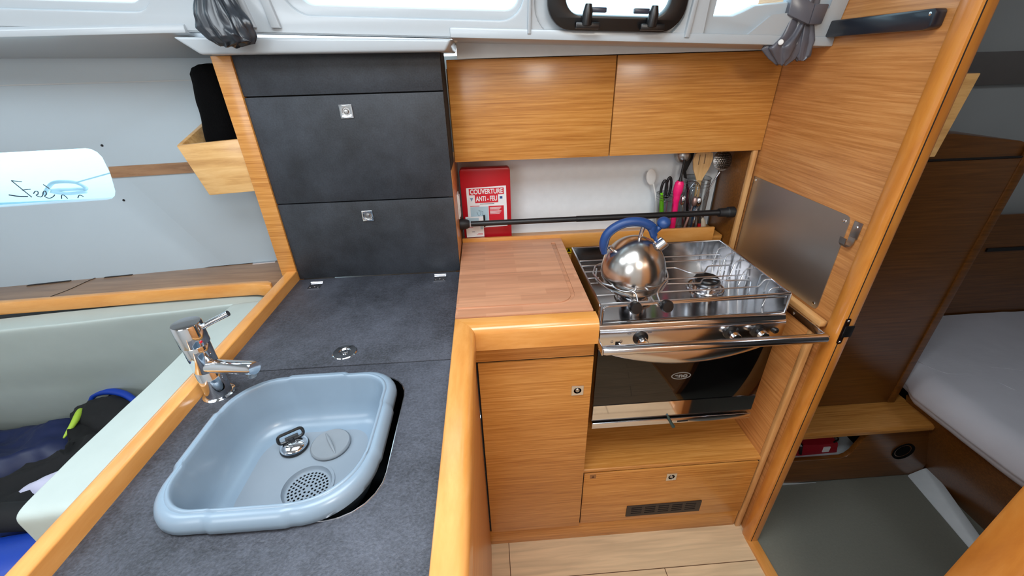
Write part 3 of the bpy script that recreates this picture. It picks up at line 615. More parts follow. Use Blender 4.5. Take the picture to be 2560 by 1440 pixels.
def burner(cx, cy, cap):
    bm = bmesh.new(); lathe(bm, [(0.052, 0.8705), (0.050, 0.874), (0.044, 0.874), (0.040, 0.872), (0.036, 0.874), (0.036, 0.882), (0.033, 0.884), (0.0, 0.884)], (cx, cy, 0), Z, 40, caps=False)
    b = finish(bm, 'burner', steel, t)
    bm = bmesh.new(); lathe(bm, [(0.031, 0.884), (0.037, 0.888), (0.037, 0.893), (0.030, 0.896), (0.0, 0.896)], (cx, cy, 0), Z, 40); finish(bm, 'flame_ring', mat('cast_aluminium', (150, 150, 152), 0.35, 1.0), b)
    bm = bmesh.new(); lathe(bm, [(0.0315, 0.896), (0.0330, 0.899), (0.031, 0.9025), (0.0, 0.9035)], (cx, cy, 0), Z, 40); finish(bm, 'burner_cap', black, b)
    bm = bmesh.new(); lathe(bm, [(0.003, 0.874), (0.003, 0.890), (0, 0.891)], (cx-0.012, cy-0.040, 0), Z, 10); finish(bm, 'spark_pin', white_pl, b)
burner(0.605, 0.998, True); burner(0.385, 0.965, True)
# pan clamps around the kettle: two bent wires each, with black knobs on the front rail
def clamp(xk, path_top, path_low):
    bm = bmesh.new(); lathe(bm, [(0.0, -0.012), (0.013, -0.011), (0.0155, -0.006), (0.0155, 0.004), (0.012, 0.010), (0, 0.011)], (xk, 0.828, 0.923), (0, 1, -0.25), 28)
    k = finish(bm, 'clamp_knob', black, t, ang=50)
    wire('clamp_wire', path_top, 0.0023, k, 0.012); wire('clamp_wire', path_low, 0.0023, k, 0.012)
clamp(0.339, [(0.350, 0.838, 0.926), (0.357, 0.880, 0.934), (0.335, 0.893, 0.938), (0.284, 0.925, 0.940), (0.272, 0.985, 0.940), (0.292, 1.035, 0.940), (0.33, 1.055, 0.940)],
      [(0.344, 0.838, 0.917), (0.346, 0.888, 0.920), (0.300, 0.925, 0.922), (0.280, 0.98, 0.922), (0.300, 1.05, 0.922)])
clamp(0.416, [(0.404, 0.838, 0.926), (0.405, 0.868, 0.938), (0.425, 0.895, 0.940), (0.461, 0.935, 0.942), (0.474, 0.975, 0.942), (0.470, 1.02, 0.942), (0.440, 1.05, 0.942)],
      [(0.399, 0.838, 0.917), (0.397, 0.885, 0.92), (0.430, 0.900, 0.922), (0.470, 0.950, 0.924), (0.468, 1.02, 0.924)])
# control panel
bm = bmesh.new(); prism(bm, [(0.856, 0.800), (0.829, 0.800), (0.8275, 0.804), (0.8275, 0.852), (0.831, 0.860), (0.837, 0.863), (0.856, 0.863)], 'x', 0.258, 0.738)
pn = finish(bm, 'control_panel', steel, t, 0.0015, ang=60)
def knob(cx, cz):
    bm = bmesh.new(); lathe(bm, [(0.0, 0), (0.0195, 0.0), (0.0195, 0.003), (0.016, 0.005), (0.0125, 0.007), (0.0115, 0.017), (0.0, 0.017)], (cx, 0.8275, cz), (0, -1, 0), 32)
    k = finish(bm, 'gas_knob', black, pn)
    bm = bmesh.new(); lathe(bm, [(0.0105, 0.0165), (0.0125, 0.018), (0.0122, 0.028), (0.0110, 0.0295), (0.0, 0.029)], (cx, 0.8275, cz), (0, -1, 0), 32)
    finish(bm, 'knob_cap', chrome, k)
for cx in (0.3625, 0.597, 0.668): knob(cx, 0.8335)
bm = bmesh.new(); lathe(bm, [(0.0085, 0), (0.008, 0.003), (0.005, 0.006), (0, 0.0068)], (0.7145, 0.8275, 0.8305), (0, -1, 0), 20); finish(bm, 'ignition_button', black, pn)
bm = bmesh.new(); bx(bm, (0.300, 0.8265, 0.815), (0.311, 0.8276, 0.825)); sw = finish(bm, 'latch_slot', void_m, pn)
bm = bmesh.new(); tube(bm, [(0.309, 0.829, 0.820), (0.317, 0.812, 0.812)], 0.0025, 8); finish(bm, 'latch_lever', steel, pn)
for (u, v) in ((0.333, 0.848), (0.385, 0.8485)):
    plate('dial_mark', circ(u, v, 0.005, 16, 0.0022), [circ(u, v, 0.0040, 16, 0.0013)], 0.0006, (0, 0.8272, 0), X, Z, ink, pn)
for x, z in ((0.291, 0.826), (0.314, 0.826)):
    plate('dial_mark', rrect(x-0.003, z-0.003, x+0.003, z+0.003, 0.0004, 1), [rrect(x-0.0024, z-0.0024, x+0.0024, z+0.0024, 0.0003, 1)], 0.0005, (0, 0.8272, 0), X, Z, ink, pn)
# oven door
dr = box('oven_door', (0.262, 0.841, 0.540), (0.7335, 0.852, 0.792), oven_glass, t, 0.001, label='black glass door')
bm = bmesh.new(); bx(bm, (0.263, 0.8395, 0.5425), (0.7325, 0.8415, 0.5955)); finish(bm, 'mirror_band', chrome, dr, label='polished steel band')
oval = [(0.499+0.0275*math.cos(a*math.pi/24), 0.687+0.0125*math.sin(a*math.pi/24)) for a in range(48)]
ovali = [(0.499+0.0245*math.cos(a*math.pi/24), 0.687+0.0100*math.sin(a*math.pi/24)) for a in range(48)]
logo_m = mat('grey_print', (130, 130, 128), 0.4)
plate('maker_badge', oval, [ovali], 0.0005, (0, 0.8406, 0), X, Z, logo_m, dr)
text('badge_lettering', 'eno', 0.020, (0.499, 0.8406, 0.6875), X, Z, logo_m, dr, width=0.036, depth=0.0002, bold=0.0007)
bm = bmesh.new()
def crescent(u, v):
    x = 0.272+u*0.458; s = math.sin(math.pi*u)**0.8; zb = 0.786-0.050*s; a = math.pi*(0.08+0.9*v)
    return Vector((x, 0.840-0.020*s*math.sin(a)-0.001, 0.797-(0.797-zb)*(1-math.cos(math.pi*v))/2))
g = grid(bm, 40, 12, crescent)
finish(bm, 'door_handle', steel, dr, label='curved polished handle')
bm = bmesh.new(); bx(bm, (0.262, 0.834, 0.512), (0.733, 0.856, 0.5325)); finish(bm, 'drip_tray', steel, t, 0.002)
bm = bmesh.new(); tube(bm, [(0.483, 0.838, 0.543), (0.488, 0.829, 0.530), (0.499, 0.822, 0.512)], [0.003, 0.004, 0.0055], 10); finish(bm, 'locking_lever', mat('dark_green_plastic', (44, 62, 58), 0.4), t)
bm = bmesh.new(); bx(bm, (0.514, 0.8332, 0.518), (0.545, 0.8345, 0.5225)); finish(bm, 'tray_slot', void_m, t)
# grab bar in front of the stove
t = thing('stove_grab_bar', 'polished steel grab bar across the front of the stove', 'bar', (0.52, 0.77, 0.83))
bm = bmesh.new(); tube(bm, [(0.250, 0.768, 0.846), (0.258, 0.768, 0.846), (0.796, 0.768, 0.843), (0.801, 0.768, 0.843)], [0.0105, 0.012, 0.012, 0.009], 24); finish(bm, 'bar', steel, t)
bm = bmesh.new(); bx(bm, (0.7985, 0.762, 0.832), (0.8025, 0.935, 0.852)); br = finish(bm, 'bracket', steel, t, 0.001)
bm = bmesh.new(); bx(bm, (0.2465, 0.762, 0.836), (0.250, 0.838, 0.856)); finish(bm, 'bracket', steel, t, 0.001)
for y in (0.885, 0.915):
    bm = bmesh.new(); lathe(bm, [(0.0042, 0), (0.0035, 0.002), (0, 0.003)], (0.7985, y, 0.841), (-1, 0, 0), 14); finish(bm, 'screw', chrome, br)

# ------------------------------------------------------------------ kettle
kx, ky = 0.371, 0.957
t = thing('whistling_kettle', 'stainless steel whistling kettle with blue handle on the left burner', 'kettle', (kx, ky, 0.911))
bm = bmesh.new()
prof = [(0.0, 0.9115), (0.066, 0.9115), (0.071, 0.914), (0.073, 0.9175), (0.0725, 0.920)]
prof += [(0.0835*math.cos(math.radians(a)), 0.955+(0.098 if a > 0 else 0.05)*math.sin(math.radians(a))) for a in range(-42, 76, 6)]
prof = [(r_*1.0, z_) for r_, z_ in prof]+[(0.018, 1.0512), (0.009, 1.0532), (0.0, 1.0540)]
lathe(bm, prof, (kx, ky, 0), Z, 64, caps=False)
body = finish(bm, 'kettle_body', kettle_m, t, ang=40)
hp = [(0.2905, 0.958, 1.012), (0.2865, 0.957, 1.034), (0.291, 0.956, 1.060), (0.306, 0.955, 1.078), (0.329, 0.954, 1.091), (0.355, 0.953, 1.0955), (0.381, 0.952, 1.092), (0.402, 0.951, 1.081), (0.416, 0.951, 1.066)]
bm = bmesh.new(); pth = cat(hp, 5); n_ = len(pth)
tube(bm, pth, [0.0118*(0.62+0.38*min(1, math.sin(math.pi*min(max(i/(n_-1), 0.02), 0.98))*2.2)) for i in range(n_)], 16)
h = finish(bm, 'handle', blue_m, t, ang=60, label='arched blue handle')
bm = bmesh.new(); tube(bm, cat([(0.402, 0.951, 1.084), (0.409, 0.950, 1.062), (0.421, 0.950, 1.041)], 4), [0.0115]*3+[0.009]*3+[0.005]*3, 12)
tube(bm, cat([(0.405, 0.950, 1.069), (0.417, 0.951, 1.072), (0.430, 0.952, 1.085)], 4), 0.0070, 10)
finish(bm, 'whistle_trigger', blue_m, t, ang=60)
bm = bmesh.new(); lathe(bm, [(0.0165*math.cos(math.radians(a)), 0.0135*math.sin(math.radians(a))) for a in range(-90, 91, 15)], (0.4325, 0.952, 1.0895), (-0.2, -0.5, 1), 24, caps=False); finish(bm, 'trigger_ball', blue_m, t, ang=60)
for a, b in (((0.3005, 0.950, 1.032), (0.330, 0.948, 1.005)), ((0.3825, 0.951, 1.086), (0.374, 0.952, 1.040))):
    bm = bmesh.new(); tube(bm, [a, b], 0.0052, 12); finish(bm, 'handle_support', steel, t)
bm = bmesh.new(); tube(bm, [(0.398, 0.948, 1.004), (0.414, 0.946, 1.018), (0.415, 0.946, 1.019), (0.440, 0.944, 1.042), (0.441, 0.944, 1.043)], [0.0125, 0.0115, 0.0142, 0.0142, 0.012], 20)
finish(bm, 'spout', steel, t)
bm = bmesh.new(); tube(bm, [(0.4155, 0.950, 1.040), (0.423, 0.948, 1.043), (0.430, 0.946, 1.052)], 0.0035, 8); finish(bm, 'whistle_lever', steel, t)

# ------------------------------------------------------------------ sink, basin, tap
t = thing('sink_bowl', 'recessed steel sink bowl under the plastic basin', 'sink', (-0.33, 0.515, 0.72))
bm = bmesh.new(); ro = rrect(-0.4865, 0.3635, -0.1805, 0.6605, [0.060, 0.060, 0.074, 0.071]); rings = []
for k, z in ((1.0, 0.8985), (1.0, 0.890), (0.985, 0.86), (0.965, 0.745), (0.93, 0.731), (0.5, 0.728)):
    rings.append([bm.verts.new((-0.327+(x+0.327)*k, 0.515+(y-0.515)*k, z)) for x, y in ro])
for A, B in zip(rings, rings[1:]):
    for i in range(len(A)): bm.faces.new((A[i], A[(i+1) % len(A)], B[(i+1) % len(A)], B[i]))
bm.faces.new(rings[-1]); finish(bm, 'bowl', mat('dark_satin_steel', (70, 72, 74), 0.3, 1.0), t)
bm = bmesh.new(); rim_o = rrect(-0.4875, 0.3625, -0.1795, 0.6615, [0.0615, 0.0615, 0.0745, 0.0715])
tube(bm, [(x, y, 0.8995) for x, y in rim_o], 0.0012, 6, closed=True); finish(bm, 'sink_edge', steel, t)
t = thing('washing_up_basin', 'blue-grey plastic washing-up basin with drain, standing in the sink', 'basin', (-0.343, 0.498, 0.80))
bx0, bx1, by0, by1 = -0.488, -0.2035, 0.3660, 0.640
cx0, cy0 = (bx0+bx1)/2, (by0+by1)/2
def ringpts(inset, z, k=14, grip=0.0):
    pts = rrect(bx0+inset, by0+inset, bx1-inset, by1-inset, [max(0.052-inset*.3, .02), max(0.082-inset*.5, .02), max(0.062-inset*.4, .02), max(0.088-inset*.5, .02)], k)
    # resample evenly
    L = [0]
    for a, b in zip(pts, pts[1:]+pts[:1]): L.append(L[-1]+math.hypot(b[0]-a[0], b[1]-a[1]))
    out = []; N = 144; j = 0; T = L[-1]
    for i in range(N):
        d = T*i/N
        while L[j+1] < d: j += 1
        f = (d-L[j])/(L[j+1]-L[j]+1e-9); a = pts[j]; b = pts[(j+1) % len(pts)]
        x, y = a[0]+(b[0]-a[0])*f, a[1]+(b[1]-a[1])*f
        if grip:
            hx_, hy_ = abs(x-cx0), abs(y-cy0)
            g = 1 if (hx_ < 0.052 or hy_ < 0.052) else 0
            dx, dy = x-cx0, y-cy0; q = math.hypot(dx, dy); x += dx/q*grip*g; y += dy/q*grip*g; zz = z+(0.0015*g if grip else 0)
            out.append((x, y, zz))
        else: out.append((x, y, z))
    return out
bm = bmesh.new()
secs = [(0.024, 0.832, 0), (0.015, 0.846, 0), (0.0085, 0.900, 0), (0.004, 0.9035, 0.002), (-0.004, 0.9045, 0.003), (-0.0095, 0.903, 0.003), (-0.0115, 0.9045, 0.003), (-0.0112, 0.913, 0.003), (-0.0088, 0.921, 0.003), (-0.0045, 0.9268, 0.003), (0.0005, 0.929, 0.002), (0.0025, 0.9285, 0.002), (0.0040, 0.9308, 0.002), (0.0065, 0.931, 0.002), (0.0082, 0.929, 0.002), (0.009, 0.922, 0.002), (0.010, 0.915, 0.002), (0.015, 0.868, 0.0016), (0.019, 0.850, 0.001), (0.024, 0.840, 0), (0.032, 0.8325, 0), (0.040, 0.8302, 0), (0.0475, 0.8295, 0)]
R_ = [[bm.verts.new(p) for p in ringpts(i, z, grip=g)] for i, z, g in secs]
for A, B in zip(R_, R_[1:]):
    for i in range(len(A)): bm.faces.new((A[i], A[(i+1) % len(A)], B[(i+1) % len(A)], B[i]))
basin = finish(bm, 'basin_shell', basin_m, t, ang=60)
dcx, dcy = -0.332, 0.472
inner = [(x, y) for x, y, z in ringpts(0.0605, 0)]
plate('basin_floor', [(x, y) for x, y, z in ringpts(0.047, 0)], [circ(dcx, dcy, 0.0405, 48)], 0.002, (0, 0, 0.8285), X, Y, basin_fl, t)
bm = bmesh.new(); lathe(bm, [(0.041, 0.8295), (0.0445, 0.8305), (0.0445, 0.8315), (0.040, 0.8315), (0.0385, 0.826), (0.036, 0.8225), (0.033, 0.822)], (dcx, dcy, 0), Z, 48, caps=False)
dn = finish(bm, 'drain_ring', basin_fl, t, ang=50)
hs = []
for ring, cnt in ((0.007, 6), (0.0135, 12), (0.0195, 18), (0.0255, 24), (0.031, 30)):
    for i in range(cnt):
        a = 2*math.pi*(i+0.5*(cnt % 4 == 0))/cnt; hs.append(circ(dcx+ring*math.cos(a), dcy+ring*math.sin(a), 0.0021, 8))
plate('drain_grid', circ(dcx, dcy, 0.0365, 48), hs, 0.0012, (0, 0, 0.8232), X, Y, basin_fl, t)
box('drain_void', (dcx-0.036, dcy-0.036, 0.818), (dcx+0.036, dcy+0.036, 0.8195), void_m, t, 0)
t = thing('rubber_plug', 'round grey rubber plug with raised grip, lying in the basin', 'plug', (-0.318, 0.556, 0.8295))
bm = bmesh.new(); lathe(bm, [(0.0, 0.8297), (0.033, 0.8297), (0.0355, 0.832), (0.0355, 0.835), (0.033, 0.8375), (0.029, 0.837), (0.0, 0.8365)], (-0.318, 0.556, 0), Z, 44); finish(bm, 'disc', plug_m, t, ang=50)
bm = bmesh.new(); c_ = Vector((-0.318, 0.556, 0.8365)); dd = Vector((0.55, -0.83, 0)).normalized()
pts = [c_+dd*(k*0.029/6)+Vector((0, 0, 0.0038*(1-(k/6)**2))) for k in range(-6, 7)]; tube(bm, pts, [0.0012+0.0018*(1-(abs(k)/6)**2) for k in range(-6, 7)], 8); finish(bm, 'grip', plug_m, t)
t = thing('sink_stopper', 'small steel sink stopper with black folding handle, in the basin', 'stopper', (-0.385, 0.560, 0.8295))
bm = bmesh.new(); lathe(bm, [(0.0, 0.8297), (0.0235, 0.8297), (0.0255, 0.833), (0.0245, 0.8365)], (-0.385, 0.558, 0), Z, 36, caps=False); finish(bm, 'rubber_skirt', blackrub, t)
bm = bmesh.new(); lathe(bm, [(0.0245, 0.8362), (0.0225, 0.8405), (0.015, 0.8445), (0.008, 0.846), (0.0, 0.8462)], (-0.385, 0.558, 0), Z, 36, caps=False); finish(bm, 'steel_dome', chrome, t, ang=50)
bm = bmesh.new()
o_ = Vector((-0.389, 0.564, 0.853)); U_ = Vector((0.88, 0.47, 0.06)).normalized(); V_ = Vector((-0.25, 0.45, 0.86)).normalized()
tube(bm, [o_+U_*x+V_*y for x, y in rrect(-0.0215, -0.007, 0.0215, 0.008, 0.006, 4)], 0.0028, 8, closed=True); finish(bm, 'wire_handle', black, t)
bm = bmesh.new(); tube(bm, [o_-U_*0.010-V_*0.003, o_+U_*0.012-V_*0.003], 0.0042, 8); lathe(bm, [(0.006, 0), (0.004, 0.008), (0, 0.009)], (-0.3865, 0.559, 0.845), Z, 12); finish(bm, 'hinge_post', blackrub, t)
# tap
tx, ty = -0.541, 0.640
t = thing('mixer_tap', 'chrome single-lever mixer tap beside the sink', 'tap', (tx, ty, 0.90))
tp = Vector((-0.5335, 0.617, 1.077)); ax = Vector((0.012, -0.014, 0.17)).normalized()
bm = bmesh.new(); lathe(bm, [(0.0, 0.9), (0.0275, 0.9), (0.0275, 0.9025), (0.0245, 0.9045), (0.0225, 0.905)], (tx, ty, 0), Z, 40, caps=False); finish(bm, 'base_ring', chrome, t)
bm = bmesh.new(); lathe(bm, [(0.0225, 0.905), (0.0215, 0.912), (0.0215, 0.962), (0.0207, 0.963), (0.0207, 0.964), (0.0215, 0.965), (0.0215, 1.018), (0.0207, 1.0195)], (tx, ty, 0), Z, 40, caps=False); finish(bm, 'tap_body', chrome, t, ang=40)
bm = bmesh.new(); lathe(bm, [(0.0207, 1.0195), (0.0235, 1.021), (0.0235, 1.062), (0.0222, 1.064), (0.0, 1.0645)], (tx, ty, 0), Z, 40, caps=False); cp = finish(bm, 'lever_cap', chrome, t, ang=40)
bm = bmesh.new(); tube(bm, [(tx+0.018, ty+0.003, 1.050), (tx+0.040, ty+0.008, 1.060), (tx+0.068, ty+0.014, 1.071)], [0.0052, 0.005, 0.0054], 14); finish(bm, 'lever', chrome, cp)
bm = bmesh.new(); lathe(bm, [(0.0028, 0), (0.002, 0.001), (0, 0.0013)], (tx+0.0205, ty-0.0115, 1.030), (0.85, -0.5, 0), 12); finish(bm, 'hot_cold_dot', red_ink, cp)
bm = bmesh.new(); tube(bm, [(tx+0.012, ty-0.008, 0.974), (tx+0.05, ty-0.022, 0.981), (tx+0.113, ty-0.045, 0.992), (tx+0.118, ty-0.047, 0.9928)], [0.0125, 0.0125, 0.0125, 0.0112], 24); sp = finish(bm, 'spout', chrome, t)
bm = bmesh.new(); lathe(bm, [(0.0085, 0), (0.0085, 0.006), (0.007, 0.009), (0, 0.009)], (tx+0.105, ty-0.042, 0.980), (0, 0, -1), 20); finish(bm, 'aerator', steel2, sp)

# ------------------------------------------------------------------ things in the niche
t = thing('fire_blanket_case', 'red fire blanket case with printed white label, standing in the niche', 'fire blanket', (-0.01, 1.31, 0.907))
pts = rrect(-0.086, 0.907, 0.072, 1.163, [0.010, 0.010, 0.002, 0.002])
K0 = Matrix.Identity(4)
plate('case', pts, [], 0.034, (0, 1.318, 0), X, Z, red_m, t, bev=0.003, seg=1)
yl = 1.3005
lab = plate('label', [(-0.069, 0.969), (0.0585, 0.973), (0.0575, 1.1075), (-0.069, 1.1035)], [], 0.0006, (0, yl, 0), X, Z, paper, t)
def rct(name, x0, z0, x1, z1, m_, par, y=yl-0.0006): return box(name, (x0, y-0.0002, z0), (x1, y+0.0002, z1), m_, par, 0)
rct('red_field', -0.061, 1.0805, 0.050, 1.1015, red_ink, lab); rct('red_field', -0.043, 1.0545, 0.031, 1.0805, red_ink, lab)
text('lettering', 'COUVERTURE', 0.0215, (-0.0055, yl-0.001, 1.0905), X, Z, paper, lab, width=0.104, bold=0.0006)
text('lettering', 'ANTI - FEU', 0.0225, (-0.006, yl-0.001, 1.0675), X, Z, paper, lab, width=0.068, bold=0.0006)
rct('print_block', -0.060, 0.981, -0.0025, 1.042, paleblue, lab); rct('red_field', -0.001, 0.978, 0.0485, 1.0435, red_ink, lab)
rct('print_line', -0.060, 1.0435, -0.030, 1.0455, red_ink, lab)
for i in range(6): rct('print_line', 0.003, 1.037-i*0.0042, 0.040-0.003*(i % 3), 1.0388-i*0.0042, paper, lab, yl-0.001)
rct('print_line', 0.003, 0.993, 0.032, 0.9945, paper, lab, yl-0.001)
for i in range(2): rct('print_line', -0.057, 0.991-i*0.004, -0.020, 0.992-i*0.004, ink, lab, yl-0.001)
rct('print_line', -0.028, 1.050, 0.018, 1.0515, ink, lab)
bm = bmesh.new(); tube(bm, [(-0.040, yl-0.001, 1.025), (-0.034, yl-0.001, 1.008), (-0.026, yl-0.001, 1.022), (-0.034, yl-0.001, 1.030), (-0.020, yl-0.001, 1.026), (-0.022, yl-0.001, 1.010)], 0.0005, 5); finish(bm, 'diagram', ink, lab)
bm = bmesh.new(); prism(bm, [(-0.059, 1.072), (-0.049, 1.072), (-0.054, 1.060)], 'y', yl-0.001, yl-0.0005); finish(bm, 'small_emblem', mat('emblem_grey_blue', (120, 146, 176), 0.5), lab)
rct('small_emblem', 0.036, 1.066, 0.045, 1.074, mat('emblem_blue', (30, 70, 130), 0.5), lab)
t = thing('instruction_card', 'small white picture card in clear sleeve in front of red case', 'card', (-0.045, 1.292, 0.9415))
bm = bmesh.new(); bx(bm, (-0.078, 1.2915, 0.942), (-0.020, 1.2945, 1.012)); cd = finish(bm, 'card', paper, t)
rct('print_block', -0.074, 0.992, -0.035, 1.008, paleblue, cd, 1.291); rct('print_block', -0.031, 0.968, -0.022, 0.986, paleblue, cd, 1.291)
bm = bmesh.new(); prism(bm, [(-0.0385, 0.984), (-0.033, 0.979), (-0.0275, 0.984), (-0.033, 0.989)], 'y', 1.2905, 1.291); finish(bm, 'red_mark', red_ink, cd)
for i, (a, b, z) in enumerate(((-0.073, -0.055, 0.975), (-0.045, -0.024, 0.949), (-0.060, -0.050, 0.960), (-0.040, -0.024, 0.953))): rct('print_line', a, z, b, z+0.0012, red_ink if i != 2 else ink, cd, 1.291)
bm = bmesh.new(); bx(bm, (-0.0195, 1.2895, 0.976), (-0.0145, 1.2955, 1.016)); finish(bm, 'clip', black, t)
t = thing('tension_rod', 'black telescopic rod spanning the niche behind the stove', 'rod', (0.35, 1.262, 0.985))
ry = 1.262
z0, z1 = 0.999, 0.998
bm = bmesh.new(); tube(bm, [(-0.060, ry, z0), (0.28, ry, z0), (0.281, ry, z0), (0.755, ry, z1)], [0.0088, 0.0088, 0.0098, 0.0098], 20); finish(bm, 'tube', blackrod, t)
bm = bmesh.new(); lathe(bm, [(0.0175, 0), (0.0175, 0.010), (0.015, 0.022), (0.011, 0.030), (0.0, 0.030)], (-0.0945, ry, z0), X, 28); finish(bm, 'end_foot', blackrub, t)
bm = bmesh.new(); lathe(bm, [(0.0175, 0), (0.0175, 0.020), (0.0145, 0.024), (0.0135, 0.050), (0.0, 0.050)], (0.8035, ry, z1), (-1, 0, 0), 28); finish(bm, 'end_foot', blackrub, t)
t = thing('wall_socket', 'white socket on the wooden side of the niche, by red case', 'socket', (-0.094, 1.28, 1.05))
bm = bmesh.new(); prism(bm, [(1.238, 1.024), (1.276, 1.024), (1.276, 1.102), (1.238, 1.102)], 'x', -0.0953, -0.0915); finish(bm, 'faceplate', white_pl, t, 0.001)
bm = bmesh.new(); prism(bm, [(1.243, 1.030), (1.271, 1.030), (1.271, 1.096), (1.243, 1.096)], 'x', -0.0915, -0.0885); finish(bm, 'cover', white_pl, t, 0.0015)
bm = bmesh.new(); bx(bm, (-0.0886, 1.253, 1.060), (-0.0878, 1.257, 1.066)); finish(bm, 'key_slot', black, t)

# utensil pots
def pot(cx, cy, r, h, label):
    t = thing('utensil_jar', label, 'jar', (cx, cy, 0.9075), 'clear utensil jars in the niche')
    bm = bmesh.new(); lathe(bm, [(0.0, 0.908), (r*0.90, 0.908), (r*0.94, 0.913), (r, 0.908+h*0.75), (r*0.93, 0.908+h*0.86), (r*0.95, 0.908+h)], (cx, cy, 0), Z, 36, caps=False)
    finish(bm, 'jar_wall', jar_m, t, ang=60)
    bm = bmesh.new()
    for z in (h, h*0.93, h*0.87): tube(bm, [(cx+r*0.955*math.cos(a*math.pi/18), cy+r*0.955*math.sin(a*math.pi/18), 0.908+z) for a in range(36)], 0.0012, 6, closed=True)
    finish(bm, 'jar_rim', jar_m, t)
pot(0.612, 1.352, 0.038, 0.135, 'short clear jar holding scissors and lighter, left of the tall jar')
pot(0.705, 1.352, 0.047, 0.185, 'taller clear jar holding spatulas and cutlery, right of the short jar')
jg1, jg2 = 'utensils in the short jar', 'utensils in the tall jar'
def utensil(name, label, c, parts, g):
    """parts: list of (part name, material, builder)"""
    p0 = parts[0]
    t = thing(name, label, c, p0[3], g)
    for pn_, m_, f, _ in parts:
        bm = bmesh.new(); f(bm); finish(bm, pn_, m_, t, ang=50)
def blade(pts, thick, y0, y1=None):
    """flat outline (x,z) standing at depth y (leaning from y0 at the foot to y1 at the top)"""
    def f(bm):
        zs = [p[1] for p in pts]; a, b = min(zs), max(zs); yy = lambda z: y0+((y1 if y1 is not None else y0)-y0)*(z-a)/(b-a)
        A = [bm.verts.new((x, yy(z)-thick/2, z)) for x, z in pts]; B = [bm.verts.new((x, yy(z)+thick/2, z)) for x, z in pts]
        bm.faces.new(A[::-1]); bm.faces.new(B)
        for i in range(len(A)): bm.faces.new((A[i], A[(i+1) % len(A)], B[(i+1) % len(A)], B[i]))
    return f
def rod_(pts, r, n=10):
    return lambda bm: tube(bm, cat(pts, 5) if len(pts) > 2 else pts, r, n)
ub = (0.60, 1.35, 0.912)
utensil('spoon', 'pale translucent plastic spoon at far left of the short jar', 'spoon', [('handle', white_pl, rod_([(0.592, 1.36, 0.915), (0.578, 1.362, 1.02), (0.562, 1.365, 1.075)], 0.0028), ub),
  ('spoon_bowl', white_pl, lambda bm: [lathe(bm, [(0.017*math.cos(math.radians(a)), 0.028*math.sin(math.radians(a))) for a in range(-90, 91, 15)], (0.552, 1.366, 1.098), (-0.2, 0.05, 1), 20, caps=False)] and [setattr(v, 'co', Vector((v.co.x, 1.366+(v.co.y-1.366)*0.25, v.co.z))) for v in bm.verts], ub)], jg1)
utensil('peeler', 'lime green plastic handled tool in the short jar', 'peeler', [('handle', green, rod_([(0.600, 1.338, 0.916), (0.594, 1.338, 0.98), (0.584, 1.338, 1.050)], [0.006]*5+[0.0075]*4+[0.005]*2), ub)], jg1)
utensil('scissors', 'scissors with black loop handles in the short jar', 'scissors', [
  ('blade', steel, blade([(0.609, 0.914), (0.618, 0.914), (0.612, 1.02), (0.600, 1.02)], 0.003, 1.345), ub),
  ('handle_loop', black, lambda bm: tube(bm, [(0.592+0.0095*math.cos(a), 1.343, 1.055+0.035*math.sin(a)) for a in [k*math.pi/10 for k in range(20)]], 0.0045, 8, closed=True), ub),
  ('handle_loop', black, lambda bm: tube(bm, [(0.610+0.0085*math.cos(a), 1.35, 1.064+0.034*math.sin(a)) for a in [k*math.pi/10 for k in range(20)]], 0.0045, 8, closed=True), ub)], jg1)
utensil('gas_lighter', 'bright pink gas lighter with black nozzle in the short jar', 'lighter', [
  ('lighter_body', pink, lambda bm: tube(bm, cat([(0.634, 1.322, 0.916), (0.632, 1.322, 0.98), (0.630, 1.322, 1.03), (0.632, 1.322, 1.070), (0.634, 1.322, 1.092)], 5), [0.0095]*6+[0.0105]*4+[0.0125]*3+[0.0155]*4+[0.0145]*2+[0.011]*2, 14), ub),
  ('nozzle', black, lambda bm: tube(bm, [(0.634, 1.322, 1.090), (0.634, 1.322, 1.104), (0.634, 1.322, 1.106), (0.637, 1.322, 1.160)], [0.007, 0.0045, 0.004, 0.004], 12), ub)], jg1)
ub2 = (0.70, 1.35, 0.912)
def spat_f(bm):
    o = bm
    pts = [(0.697, 1.196), (0.676, 1.192), (0.672, 1.165), (0.679, 1.130), (0.693, 1.108), (0.696, 1.09), (0.697, 1.04), (0.711, 1.04), (0.712, 1.09), (0.716, 1.108), (0.728, 1.130), (0.737, 1.165), (0.735, 1.192), (0.715, 1.196)]
    blade(pts, 0.004, 1.345, 1.320)(bm)
t = thing('slotted_spatula', 'pale wooden slotted spatula with blue handle in the tall jar', 'spatula', ub2, jg2)
def sf(c): c.y = 1.345-0.025*(c.z-0.91)/0.28; return c
plate('blade', [(0.716, 1.180), (0.695, 1.182), (0.676, 1.176), (0.671, 1.155), (0.677, 1.125), (0.690, 1.100), (0.696, 1.085), (0.700, 1.01), (0.714, 1.01), (0.712, 1.085), (0.717, 1.100), (0.729, 1.125), (0.736, 1.155), (0.732, 1.176)],
      [rrect(0.689, 1.140, 0.6925, 1.172, 0.0015, 2), rrect(0.7075, 1.142, 0.711, 1.173, 0.0015, 2)], 0.005, (0, 1.335, 0), X, Z, bamboo, t)
bm = bmesh.new(); tube(bm, [(0.707, 1.334, 1.015), (0.712, 1.338, 0.97), (0.716, 1.34, 0.915)], 0.0075, 12); finish(bm, 'handle', mat('teal_handle', (30, 96, 140), 0.45), t)
t = thing('skimmer', 'round perforated skimmer with thin metal handle, far right in the jar', 'skimmer', ub2, jg2)
hs = []
for i in range(-4, 5):
    for j in range(-4, 5):
        x, z = i*0.0068+(j % 2)*0.0034, j*0.0062
        if math.hypot(x, z) < 0.026: hs.append(circ(0.772+x, 1.150+z, 0.0019, 8))
